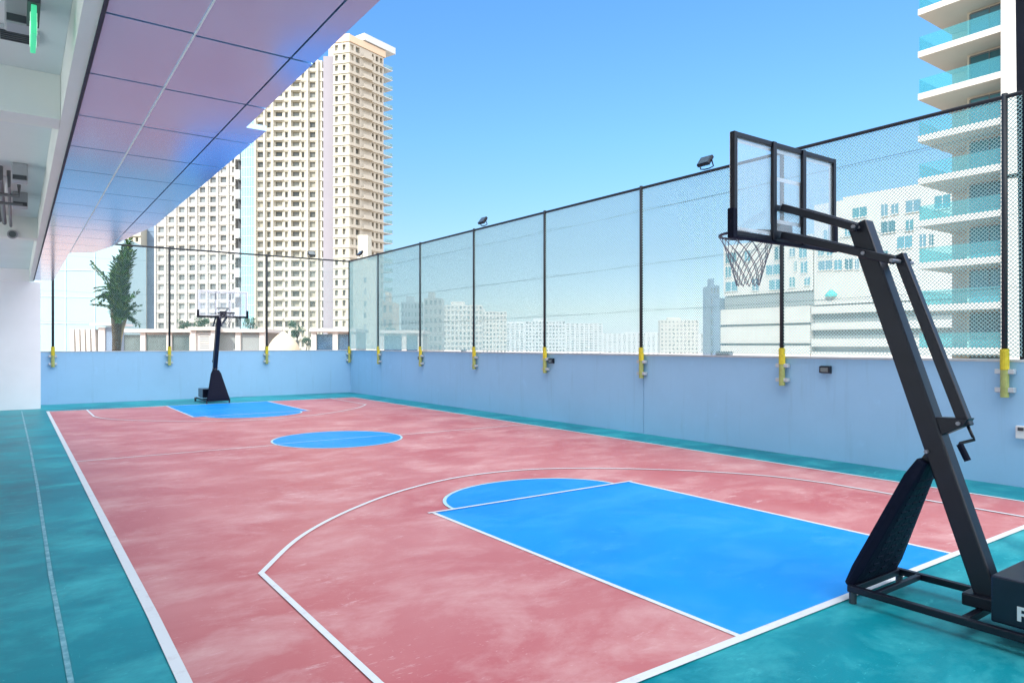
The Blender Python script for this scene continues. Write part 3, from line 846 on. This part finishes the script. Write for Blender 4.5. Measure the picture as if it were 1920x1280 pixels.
def solid(b, F, u0, u1, n0, n1, z1, z0=BZ): F.box(b, u0, u1, n0, n1, z0, z1)

# --- tall cream tower with the crown
D = 200.
t = thing('apartment_tower', 'tallest cream apartment tower with peach crown and turquoise edge balconies', 'building', W(655, D, BZ))
Fl = Frame(W(625, D + 1.2), W(655, D)); az = YAW + rad(35.0)
pc = W(655, D); pe = pc + Vector((math.sin(az), math.cos(az), 0)) * 13.6
Fr = Frame(pc, pe)
FH = 2.95; nf = 32; z0 = 89.0 - nf * FH
P = Panes(t, M['win'], M['win_i'])
b = MB(); grid(b, P, Fl, z0, FH, nf, [(1.0, 1.0), (3.4, 1.0)], .7, .7, 2.3, slab=.25)
solid(b, Fl, 0, Fl.L, -9, -.72, 89)
b.build('left_wall', M['cream'], t)
b = MB(); grid(b, P, Fr, z0, FH, nf, [(1.0, 1.3), (3.2, 1.5), (9.2, .8), (10.9, 1.1), (12.6, 1.1)], .8, .75, 2.4, slab=.35)
solid(b, Fr, 0, Fr.L, -9, -.82, 89)
for k in range(nf):                                       # open balconies in the middle bays
    Fr.box(b, 4.6, 8.4, .352, 1.1, z0 + k * FH - .18, z0 + k * FH + .02)
b.build('right_wall', M['cream_shaded'], t)
P.done()
for k in range(nf):
    b = MB(); Fr.box(b, 4.65, 8.35, 1.02, 1.07, z0 + k * FH + .021, z0 + k * FH + .95); b.build('balcony_parapet', M['cream_shaded'], t)
for k in range(nf):
    z = z0 + k * FH
    b = MB(); Fr.box(b, Fr.L + .06, Fr.L + 3.6, -3.2, .3, z - .18, z); eb = b.build('balcony', M['white_grey'], t)
    b = MB(); Fr.box(b, Fr.L + .1, Fr.L + 3.55, .22, .26, z + .001, z + 1.05); Fr.box(b, Fr.L + 3.52, Fr.L + 3.56, -3.1, .219, z + .001, z + 1.05)
    b.build('glass_railing', M['edge_glass'], eb, origin=tuple(t['_o']))
b = MB(); F2 = Frame(W(606, D + 3), W(625, D + 3)); solid(b, F2, 0, F2.L, -6, 0, 86); b.build('shaded_strip', M['lavender'], t)
b = MB(); Fl.box(b, -.1, Fl.L + .15, -8, .25, 89.02, 91.2); Fr.box(b, -.1, Fr.L + .6, -8, .30, 89.03, 91.0)
b.build('crown', M['peach'], t)
b = MB(); Fr.box(b, 5.2, Fr.L + 4.4, -6.5, .7, 91.25, 93.2); b.build('roof_slab', M['white_grey'], t)
b = MB(); Fr.box(b, 7.5, Fr.L + .4, -5, -2, 93.21, 94.0); b.build('plant_room', M['white_grey'], t)

# --- cream slab next to it
t = thing('apartment_slab', 'broad cream apartment slab with dark framed windows between glass strip and tower', 'building', W(540, 206, BZ))
F = Frame(W(478, 206), W(604, 206))
b = MB(); nf = 31; z0 = 86 - nf * FH; k_ = F.L / 126
P = Panes(t, M['win'], M['win_i'])
grid(b, P, F, z0, FH, nf, [(k_ * 10, k_ * 11), (k_ * 45, k_ * 13), (k_ * 59, k_ * 5.5), (k_ * 77, k_ * 13), (k_ * 90, k_ * 5.5), (k_ * 108, k_ * 11), (k_ * 26, k_ * 7)], .7, .7, 2.45, slab=.2)
for px in (0, 17, 33, 66, 98, 117): F.box(b, k_ * px, k_ * px + .45, .305, .7, z0, z0 + nf * FH)
for k in range(nf):
    for c_ in (45, 77):
        F.box(b, k_ * (c_ - 8), k_ * (c_ + 8), .202, .7, z0 + k * FH - .2, z0 + k * FH + .02); F.box(b, k_ * (c_ - 8), k_ * (c_ + 8), .62, .7, z0 + k * FH + .021, z0 + k * FH + .8)
solid(b, F, 0, F.L, -9, -.72, 86); b.build('wall', M['cream_pale'], t)
P.done()
for k in range(nf):
    b = MB(); F.box(b, F.L + .05, F.L + 1.5, -4, .3, z0 + k * FH - .3, z0 + k * FH + .55); b.build('corner_balcony', M['white_grey'], t)
b = MB(); solid(b, F, F.L + .02, F.L + 1.0, -5, -.6, 85); b.build('corner_recess', M['recess_shade'], t)
# --- pale wing with the glass strip
t = thing('apartment_wing', 'whitish apartment wing with grid of windows and tall cyan glass strip', 'building', W(370, 214, BZ))
F = Frame(W(293, 214), W(441, 211))
b = MB(); nf = 26; FHc = 2.95; z0 = 71 - nf * FHc; k_ = F.L / 148
P = Panes(t, M['win_pale'], M['win_pale_i'])
cols = [(k_ * (9 + 19.5 * i), k_ * 11.5) for i in range(7)] + [(k_ * 144, k_ * 5)]
grid(b, P, F, z0, FHc, nf, cols, .7, .7, 2.45, slab=.2)
for i in range(8): F.box(b, k_ * (19.5 * i - 1.5), k_ * (19.5 * i - 1.5) + .4, .305, .6, z0, z0 + nf * FHc)
solid(b, F, 0, F.L, -9, -.72, 71); b.build('wall', M['white_wall'], t)
P.done()
F = Frame(W(441, 209), W(479, 208)); k_ = F.L / 38
b = MB(); solid(b, F, k_ * 12, F.L, -7, 0, 80); b.build('glass_strip', M['cyan_glass'], t)
b = MB()
for i in range(9): F.box(b, k_ * (12 + 3.1 * i), k_ * (12 + 3.1 * i) + .12, .001, .14, BZ, 80)
for i in range(30): F.box(b, k_ * 12, F.L, .001, .10, i * 2.95 - 10, i * 2.95 - 9.85)
b.build('mullions', M['white_grey'], t)
b = MB(); solid(b, F, 0, k_ * 12, -7, -1.6, 78); b.build('balcony_recess', M['recess_shade'], t)
for i in range(15):
    z = BZ + 3 + i * 5.9
    b = MB(); F.box(b, 0, k_ * 8.5, -1.59, .2, z - .3, z + 2.4); b.build('balcony', M['white_grey'], t)

# --- blue grey pillar tower and yellowish block behind the palm
t = thing('office_tower', 'slim blue grey tower between the palm and the whitish wing', 'building', W(278, 235, BZ))
F = Frame(W(266, 235), W(291, 235)); b = MB(); solid(b, F, 0, F.L, -7, 0, ZZ(415, 235))
for i in range(20): F.box(b, 0, F.L, .001, .12, i * 3 - 8, i * 3 - 7.6)
b.build('wall', M['steel_blue'], t)
b = MB(); F.box(b, .4, F.L - .4, -5, -2, ZZ(415, 235) + .01, ZZ(415, 235) + 2); b.build('plant_room', M['white_grey'], t)
t = thing('apartment_block', 'yellowish apartment block with balcony rows right behind the palm', 'building', W(252, 230, BZ))
F = Frame(W(225, 231), W(264, 231)); b = MB(); nf = 20; z0 = 41 - nf * 2.95
P = Panes(t, M['win'], M['win_i'])
grid(b, P, F, z0, 2.95, nf, [(1.2, 1.4), (3.6, 1.4), (5.6, .9)], .8, .9, 2.4, slab=.5); solid(b, F, 0, F.L, -6, -.82, 41); b.build('wall', M['cream'], t); P.done()
# --- pale glass office block at the far left
t = thing('office_block', 'pale ice blue glazed office block at far left under the soffit', 'building', W(160, 75, BZ))
F = Frame(W(46, 74), W(232, 76)); b = MB(); solid(b, F, 0, F.L, -8, 0, 13.5); b.build('curtain_wall', M['ice_glass'], t)
b = MB()
for px in (75, 135, 190): u = (px - 60) / 186 * F.L; F.box(b, u, u + .07, .001, .07, BZ, 13.5)
for py in (507, 557, 607): z = ZZ(py, 75); F.box(b, 0, F.L, .001, .06, z, z + .06)
b.build('mullions', M['white_grey'], t)
# --- white rooftop pavilions beyond the far wall
def pavilion(label, px0, px1, d, ytop, bays, gm, group='white framed rooftop pavilions'):
    t = thing('pavilion', label, 'pavilion', W((px0 + px1) / 2, d, -1), group)
    F = Frame(W(px0, d), W(px1, d)); k = F.L / (px1 - px0); z1 = ZZ(ytop, d); th = .18
    b = MB(); F.box(b, -.2, F.L + .2, -4, .35, z1 - .22, z1)
    b.build('roof', M['white_wall'], t)
    for x in bays:
        b = MB(); F.box(b, k * (x - px0) - th, k * (x - px0) + th, -.2, .1, -1, z1 - .221); b.build('post', M['white_wall'], t)
    b = MB(); F.box(b, 0, F.L, -4, -3.8, -1, z1 - .221); b.build('rear_wall', M['white_wall'], t)
    for a, c in zip(bays, bays[1:]):
        b = MB(); F.box(b, k * (a - px0) + th, k * (c - px0) - th, -.12, -.06, -1, z1 - .4); b.build('glass_panel', gm, t)
    return t, F, k, z1
pavilion('white framed pavilion with grey glass right beside the palm trunk', 224, 362, 50, 617, [226, 269, 318, 361], M['green_glass'])
t, F, k, z1 = pavilion('white pavilion with louvred screens behind the far hoop', 362, 402, 49, 613, [363, 401], M['white_wall'])
b = MB()
for i in range(7): F.box(b, .45, F.L - .4, -.058, -.03, z1 - 1.5 + i * .16, z1 - 1.45 + i * .16)
b.build('louvres', M['louver'], t)
pavilion('white framed pavilion with ribbed grey panels left of the cream dome', 402, 494, 50, 617, [405, 447, 492], M['louver'])
pavilion('white framed pavilion with two navy glass bays beside the dome', 588, 664, 50, 616, [589, 629, 663], M['navy_glass'])
pavilion('white framed pavilion with navy glass left of the grid flats', 714, 790, 52, 619, [716, 758, 788], M['navy_glass'])
# slanted fins
t = thing('fin_screen', 'row of slanted white fins beside a grey glass box left of the palm', 'screen', W(165, 42, -1))
F = Frame(W(132, 42), W(212, 42)); k = F.L / 80
for i in range(5):
    u = k * (3 + 10 * i); b = MB()
    zt = ZZ(617, 42)
    b.hexa([F.P(u, 0, -1), F.P(u + .2, 0, -1), F.P(u + .2, -.6, -1), F.P(u, -.6, -1), F.P(u - .13, 0, zt), F.P(u + .1, 0, zt), F.P(u + .1, -.6, zt), F.P(u - .13, -.6, zt)])
    b.build('fin', M['white_wall'], t)
b = MB(); F.box(b, k * 52, k * 64, -1.2, 0, -1, ZZ(614, 42)); b.build('end_pier', M['white_wall'], t)
b = MB(); F.box(b, k * 64, k * 80, -1.2, -.1, -1, ZZ(612, 42)); b.build('glass_box', M['steel_blue'], t)
b = MB(); F.box(b, k * 42, k * 84, -2, .3, ZZ(610, 42), ZZ(606, 42)); b.build('canopy', M['white_grey'], t)
b = MB(); F.box(b, 0, k * 50, -1.9, -.9, -1, ZZ(625, 42)); b.build('back_panel', M['louver'], t)
# cream dome tent
t = thing('dome_tent', 'cream domed canvas tent beyond the far wall', 'tent', W(532, 46, -1))
c = W(532, 46); b = MB(); vs = []; fs = []; N = 24; prof = [(1.06, -1), (1.05, ZZ(652, 46)), (.93, ZZ(644.5, 46)), (.70, ZZ(635.5, 46)), (.42, ZZ(628, 46)), (.17, ZZ(623, 46)), (.03, ZZ(621, 46))]
for r, z in prof:
    for i in range(N): a = 2 * math.pi * i / N; vs.append((c.x + r * math.cos(a) * .95, c.y + r * math.sin(a) * .95, z))
for j in range(len(prof) - 1):
    for i in range(N): fs.append((j * N + i, j * N + (i + 1) % N, (j + 1) * N + (i + 1) % N, (j + 1) * N + i))
fs.append(tuple(range((len(prof) - 1) * N, len(prof) * N))); b.add(vs, fs); b.build('canvas', M['canvas'], t, smooth=True)
b = MB(); b.tube([(c.x, c.y, ZZ(620, 46)), (c.x, c.y, ZZ(615, 46))], .02, 6); b.build('finial', M['white_grey'], t)
# cream slender stair tower
t = thing('stair_tower', 'slender cream stair tower in front of the tall tower', 'building', W(684, 140, BZ))
F = Frame(W(662, 140), W(705, 140)); k = F.L / 43
b = MB(); solid(b, F, 0, F.L, -5, 0, ZZ(488, 140)); b.build('wall', M['cream_pale'], t)
b = MB(); F.box(b, k * 8, k * 27, -4, -.3, ZZ(488, 140) + .01, ZZ(440, 140)); b.build('top_turret', M['cream_pale'], t)
b = MB()
for i in range(6): F.box(b, k * 20, k * 25, .001, .03, ZZ(640 - i * 22, 140), ZZ(630 - i * 22, 140))
b.build('slit_windows', M['win_pale_i'], t)
# --- low flats right of the tower
def flats(label, px0, px1, d, ytop, cols, wm, fh=3.1, mt='win_pale', slab=.15, grp=None):
    t = thing('apartment_block', label, 'building', W((px0 + px1) / 2, d, BZ), grp)
    F = Frame(W(px0, d), W(px1, d)); zt = ZZ(ytop, d); nf = int((zt - BZ) / fh); z0 = zt - nf * fh
    b = MB(); P = Panes(t, M[mt], M[mt + '_i']); w_ = F.L / cols
    grid(b, P, F, z0, fh, nf, [(w_ * (i + .5), w_ * .52) for i in range(cols)], .5, .8, 2.4, slab=slab)
    solid(b, F, 0, F.L, -8, -.52, zt); b.build('wall', wm, t); P.done()
    b = MB(); F.box(b, F.L * .2, F.L * .55, -5, -1.5, zt + .01, zt + 2.2); b.build('roof_room', wm, t)
    return t
flats('dull grey flats right behind the navy glass pavilion', 752, 794, 260, 566, 7, M['white_grey'])
flats('white flats with a clear grid of square windows beside the tower', 795, 829, 240, 559, 4, M['white_wall'])
flats('blank pale block farther right of the grid flats', 830, 905, 420, 572, 10, M['white_wall'])
flats('small peach toned block at the foot of the tall tower', 716, 737, 150, 566, 2, M['peach'])
flats('wide low hazy block on the horizon behind the right fence', 905, 1130, 900, 606, 26, M['white_grey'], slab=0)
flats('lowest distant block on the horizon left of the bluish tower', 1130, 1330, 1100, 625, 22, M['white_grey'], slab=0)
flats('broad pale block on the skyline straight behind the middle fence bay', 858, 950, 520, 584, 14, M['white_wall'], slab=0)
flats('pale stepped block on the skyline left of the fifth fence post', 985, 1060, 620, 602, 12, M['white_grey'], slab=0)
flats('small pale block on the skyline just left of the bluish tower', 1238, 1310, 560, 600, 10, M['white_wall'], slab=0)
flats('thin bluish tower at left end of the white podium building', 1332, 1349, 205, 535, 3, M['steel_blue'])

# --- white podium building behind the near hoop (plane X = 150)
t = thing('podium_building', 'long white building with scattered square windows above parking decks', 'building', (150, 90, BZ))
XB = 150.
def yat(px, X=XB):
    tt = (px - 960) / FPX; d = X / (sn + tt * cs); return d * cs - tt * d * sn, d
def fb(b, px0, px1, x0, x1, z0, z1):
    b.box(XB + x0, XB + x1, yat(px1)[0], yat(px0)[0], z0, z1)
b = MB(); fb(b, 1352, 1520, 1.0, 14, 14.5, 27.6); fb(b, 1522, 1930, 1.0, 14, 11, 34.2); fb(b, 1576, 1930, 1.0, 13, 34.21, 34.8)
b.build('upper_wall', M['white_wall'], t)
P2 = 0
wins = [(1356, 1376, 474, 492), (1356, 1366, 500, 519), (1356, 1378, 528, 545), (1392, 1402, 470, 490), (1406, 1418, 522, 544), (1432, 1458, 496, 514), (1438, 1461, 524, 542),
        (1448, 1464, 462, 486), (1476, 1486, 465, 480), (1494, 1508, 463, 482), (1484, 1489, 490, 508), (1497, 1509, 490, 511), (1476, 1486, 520, 538), (1504, 1514, 520, 534),
        (1530, 1556, 488, 505), (1560, 1574, 487, 505), (1580, 1594, 485, 504), (1599, 1606, 485, 504), (1612, 1630, 485, 504), (1530, 1540, 462, 478), (1546, 1556, 462, 478),
        (1594, 1621, 388, 406), (1648, 1660, 382, 404), (1667, 1680, 381, 400), (1694, 1722, 374, 396), (1748, 1778, 365, 390), (1648, 1674, 414, 435), (1694, 1708, 411, 431),
        (1678, 1706, 442, 464), (1720, 1732, 438, 462), (1738, 1746, 438, 460), (1580, 1590, 424, 442), (1594, 1602, 424, 442), (1600, 1622, 446, 466), (1540, 1556, 430, 448), (1612, 1626, 470, 482), (1640, 1660, 470, 486)]
for (a, c, y0, y1) in wins:
    dm = yat((a + c) / 2)[1]
    b = MB(); fb(b, a, c, .93, .985, ZZ(y1, dm), ZZ(y0, dm)); f_ = b.build('window', M['win_teal'], t)
    b = MB(); fb(b, a - 1, c + 1, .70, .92, ZZ(y1, dm) - .25, ZZ(y1, dm) - .02); b.build('sill', M['white_wall'], f_, origin=tuple(t['_o']))
    b = MB(); fb(b, (a + c) / 2 - .6, (a + c) / 2 + .6, .88, .929, ZZ(y1, dm), ZZ(y0, dm)); b.build('mullion', M['white_grey'], f_, origin=tuple(t['_o']))
b = MB(); fb(b, 1340, 1930, 2.5, 13, BZ, 10.9); fb(b, 1352, 1520, 2.2, 13.5, 10.9, 14.49); b.build('deck_core', M['white_grey'], t)
for (a, c, z0, z1) in ((1340, 1519, 7.0, 10.9), (1340, 1519, 2.2, 6.4), (1340, 1519, -6, 1.6), (1521, 1930, 8.9, 10.6), (1521, 1930, 5.2, 6.8), (1521, 1930, 1.4, 3.2), (1521, 1930, -6, .2)):
    b = MB(); fb(b, a, c, .0, 2.45, z0, z1); b.build('deck_parapet', M['white_wall'], t)
for (a, c, z0, z1) in ((1352, 1519, 11.2, 14.3), (1521, 1930, 6.85, 8.85), (1521, 1930, 3.25, 5.15)):
    b = MB(); fb(b, a, c, 1.5, 2.15, z0, z1); b.build('deck_opening', M['louver'], t)
b = MB(); fb(b, 1340, 1351, -.4, 8, BZ, 14); b.build('corner_pier', M['steel_blue'], t)
t = thing('parasol', 'turquoise parasol open on the deck of the white podium building', 'parasol', (XB - .6 + 1.5, yat(1554)[0], 10.6))
yc, dm = yat(1554); b = MB()
xc = XB + 1.2; vs = [(xc, yc, ZZ(541, dm))]; N = 8
for i in range(N): a = 2 * math.pi * i / N; vs.append((xc + 1.5 * math.cos(a), yc + 1.5 * math.sin(a), ZZ(552, dm)))
for i in range(N): a = 2 * math.pi * i / N; vs.append((xc + 1.45 * math.cos(a), yc + 1.45 * math.sin(a), ZZ(556, dm)))
fs = [(0, 1 + i, 1 + (i + 1) % N) for i in range(N)] + [(1 + i, 9 + i, 9 + (i + 1) % N, 1 + (i + 1) % N) for i in range(N)]
b.add(vs, fs); b.build('canopy', M['turq_canvas'], t)
b = MB(); b.tube([(xc, yc, 10.6), (xc, yc, ZZ(541, dm))], .05, 6); b.build('pole', M['white_grey'], t)

# --- balcony tower at the right (facade plane X = 57, inner wall X = 62.8)
t = thing('balcony_tower', 'white apartment tower at right with deep balconies and turquoise glass railings', 'building', (60, 22, BZ))
BX = 57.; YN, YF = 20.05, 25.7
ztop0 = 24.5; FHb = 3.28
levels = [ztop0 + FHb * k for k in range(-10, 4)]
b = MB(); b.box(BX + 5.8, BX + 14, 19.61, YF - .06, BZ, 42); b.build('inner_wall', M['beige'], t)
b = MB(); b.box(BX + 2.7, BX + 5.799, YN + .05, 23.3, BZ, 41.9); b.build('projecting_bay', M['beige'], t)
b = MB(); b.box(BX - .15, BX + 1.2, 18.55, YN, BZ, 42); b.box(BX + 1.201, BX + 5.79, 16.5, 19.6, BZ, 42)
b.build('corner_pier', M['white_wall'], t)
for k, z in enumerate(levels):
    b = MB(); b.poly([(BX, YN + .01), (BX + 2.69, YN + .01), (BX + 2.69, 23.31), (BX + 5.79, 23.31), (BX + 5.79, YF), (BX, YF)], z - .48, z); sb = b.build('balcony', M['white_wall'], t, bevel=.02)
    g = MB(); g.box(BX + .06, BX + .09, YN + .03, YF - .1, z + .02, z + 1.12); g.box(BX + .091, BX + 5.7, YF - .1, YF - .07, z + .02, z + 1.12)
    g.build('glass_railing', M['rail_glass'], sb, origin=tuple(t['_o']))
    d_ = MB(); d_.box(BX + 2.64, BX + 2.695, 20.5, 23.05, z + .03, z + 2.55); dd = d_.build('sliding_door', M['win_teal'], t)
    f_ = MB()
    for y in (20.42, 21.75, 23.06): f_.box(BX + 2.60, BX + 2.639, y, y + .06, z + .03, z + 2.6)
    f_.box(BX + 2.601, BX + 2.638, 20.485, 21.745, z + 2.551, z + 2.65); f_.box(BX + 2.601, BX + 2.638, 21.815, 23.055, z + 2.551, z + 2.65)
    f_.build('door_frame', M['grey_pipe'], dd, origin=tuple(t['_o']))
def balcony_chair(loc, label):
    t_ = thing('balcony_chair', label, 'chair', loc, 'chairs on the upper balcony')
    x, y, z = loc
    b = MB(); b.box(x - .25, x + .25, y - .25, y + .25, z + .40, z + .46); b.build('seat', M['dark_box'], t_)
    b = MB(); b.hexa([(x - .25, y + .2, z + .461), (x + .25, y + .2, z + .461), (x + .25, y + .25, z + .461), (x - .25, y + .25, z + .461), (x - .25, y + .35, z + .95), (x + .25, y + .35, z + .95), (x + .25, y + .4, z + .95), (x - .25, y + .4, z + .95)])
    b.build('backrest', M['dark_box'], t_)
    for sx in (-1, 1):
        for sy in (-1, 1):
            b = MB(); b.tube([(x + sx * .22, y + sy * .22, z), (x + sx * .22, y + sy * .22, z + .4)], .02, 6); b.build('leg', M['dark_box'], t_)
zl = ztop0 + FHb
balcony_chair((BX + 1.0, 22.0, zl), 'dark chair on the upper balcony nearest the corner pier')
balcony_chair((BX + 1.2, 24.2, zl), 'dark chair on the upper balcony toward the balcony tip')
t_ = thing('balcony_table', 'small dark table between chairs on the upper balcony', 'table', (BX + .9, 23.1, zl))
b = MB(); b.tube([(BX + .9, 23.1, zl + .68), (BX + .9, 23.1, zl + .72)], .38, 16); b.build('table_top', M['dark_box'], t_)
b = MB(); b.tube([(BX + .9, 23.1, zl), (BX + .9, 23.1, zl + .68)], .04, 8); b.build('leg', M['dark_box'], t_)

# ================================================================ PLANTS
def palm():
    base = W(216, 24.6, -.3); t = thing('palm_tree', 'dark green palm with tied upright fronds beyond the far wall', 'palm tree', base)
    rr = random.Random(3)
    def px2(px, py, d=24.6): return W(px, d, ZZ(py, d))
    for i, (a, c, r, m_) in enumerate((((213, 676), (217, 580), .10, 'bark'), ((219, 676), (226, 580), .09, 'bark'), ((220, 676), (236, 588), .055, 'bark_pale'))):
        p0 = px2(*a, 24.6 + .12 * (i - 1)); p1 = px2(*c, 24.6 + .15 * (i - 1)); b = MB()
        pts = [p0.lerp(p1, f) + Vector((.03 * math.sin(f * 5 + i), 0, 0)) for f in [k / 9 for k in range(10)]]
        b.tube(pts, [r * (.85 + .3 * k / 9) * (1 + .08 * (k % 2)) for k in range(10)], 9)
        b.build('trunk', M[m_], t, smooth=True)
    def frond(p0, p1, bend, ln, dens, name='frond'):
        b = MB(); n = dens
        ax = (p1 - p0); side = Vector((rr.uniform(-1, 1), rr.uniform(-1, 1), rr.uniform(-.2, .2))).normalized()
        pts = []
        for k in range(n + 1):
            f = k / n; pts.append(p0.lerp(p1, f) + bend * (f * f))
        b.tube(pts, [.018 * (1 - .8 * k / n) for k in range(n + 1)], 4)
        for k in range(int(n * .12), n + 1):
            f = k / n; tng = (pts[min(k + 1, n)] - pts[max(k - 1, 0)]).normalized()
            sd = (side - tng * side.dot(tng)).normalized()
            for s in (-1, 1):
                l = ln * (1 - .55 * abs(f - .35)) * rr.uniform(.7, 1.15)
                dr = (sd * s * rr.uniform(.5, 1) + tng * rr.uniform(.7, 1.3) + Vector((rr.uniform(-.35, .35), rr.uniform(-.35, .35), -.25))).normalized()
                wv = tng.cross(dr).normalized() * .0 + (dr.cross(Vector((rr.uniform(-1, 1), rr.uniform(-1, 1), 1)))).normalized() * .036
                q = pts[k]; mid = q + dr * l * .5; tip = q + dr * l - Vector((0, 0, .06 * l))
                b.add([q, mid + wv, tip, mid - wv], [(0, 1, 2, 3)])
        b.build(name, M['frond'], t)
    for i in range(38):       # tall bundle, leaning right at the top
        d = 24.6 + rr.uniform(-.35, .35); f = rr.random()
        frond(px2(rr.uniform(216, 230), rr.uniform(535, 575), d), px2(206 + 42 * f + rr.uniform(-5, 5), 500 - 46 * f + rr.uniform(-16, 22), d + rr.uniform(-.3, .3)), Vector((rr.uniform(-.05, .16), rr.uniform(-.2, .2), -.03)), .34, 26)
    for i in range(36):       # dense lower bundle
        d = 24.6 + rr.uniform(-.35, .35)
        frond(px2(222 + rr.uniform(-6, 6), 606, d), px2(rr.uniform(206, 240), rr.uniform(528, 562), d), Vector((rr.uniform(-.1, .1), rr.uniform(-.2, .2), -.05)), .33, 20)
    for i in range(13):        # loose fronds falling left
        d = 24.6 + rr.uniform(-.5, .5)
        frond(px2(216, rr.uniform(540, 585), d), px2(rr.uniform(180, 200), rr.uniform(478, 560), d), Vector((-.12, rr.uniform(-.3, .3), -.24)), .20, 14)
    for i in range(9):        # yellowing fronds to the right
        d = 24.6 + rr.uniform(-.4, .4)
        frond(px2(228, rr.uniform(570, 604), d), px2(rr.uniform(244, 260), rr.uniform(535, 600), d), Vector((.12, 0, -.2)), .2, 12)
palm()
def tree(label, px, d, ybase, ytop, wpx, seed):
    rr = random.Random(seed); base = W(px, d, ZZ(ybase, d)); t = thing('tree', label, 'tree', base, 'small trees at the foot of the towers')
    H = (ybase - ytop) / FPX * d; Wd = wpx / FPX * d
    b = MB(); b.tube([base, base + Vector((.1, 0, H * .35)), base + Vector((-.05, .1, H * .7))], [Wd * .05, Wd * .035, Wd * .012], 7)
    for k in range(4):
        a = k * 1.7; b.tube([base + Vector((.1, 0, H * .35)), base + Vector((math.cos(a) * Wd * .3, math.sin(a) * Wd * .3, H * .65))], [Wd * .025, Wd * .008], 5)
    b.build('trunk', M['bark'], t)
    b = MB()
    blobs = [(Vector((rr.uniform(-.32, .32) * Wd, rr.uniform(-.3, .3) * Wd, H * rr.uniform(.42, .86))), rr.uniform(.14, .24) * Wd) for _ in range(9)]
    for c, r in blobs:
        for _ in range(130):
            v = Vector((rr.gauss(0, 1), rr.gauss(0, 1), rr.gauss(0, .8))).normalized() * r * rr.uniform(.55, 1.05) + c + base
            a = Vector((rr.uniform(-1, 1), rr.uniform(-1, 1), rr.uniform(-1, 1))).normalized(); e = a.cross(Vector((rr.uniform(-1, 1), rr.uniform(-1, 1), .3))).normalized()
            s_ = Wd * .035
            b.add([v - a * s_, v + e * s_ * .6, v + a * s_, v - e * s_ * .6], [(0, 1, 2, 3)])
    b.build('crown', M['leaf'], t)
tree('small dark tree between the cream dome and the slab', 556, 90, 655, 596, 34, 1)
tree('low dark shrub tree just right of the cream dome', 574, 70, 660, 626, 22, 2)
tree('low green tree above the pavilions left of the far hoop', 345, 110, 640, 594, 26, 4)
tree('low green tree behind the far backboard', 378, 112, 640, 592, 36, 5)
tree('low green tree just right of the far backboard', 470, 112, 640, 588, 26, 6)
tree('low green tree behind the navy pavilion beside the tower', 735, 120, 640, 604, 26, 8)

for o in list(sc.objects):
    if '_o' in o: del o['_o']
sc.cycles.use_denoising = True
sc.cycles.denoising_input_passes = 'RGB_ALBEDO_NORMAL'
sc.cycles.denoising_prefilter = 'NONE'
sc.cycles.use_light_tree = False
w.cycles.sampling_method = 'MANUAL'
w.cycles.sample_map_resolution = 1024
sc.cycles.max_bounces = 10
sc.cycles.transparent_max_bounces = 16
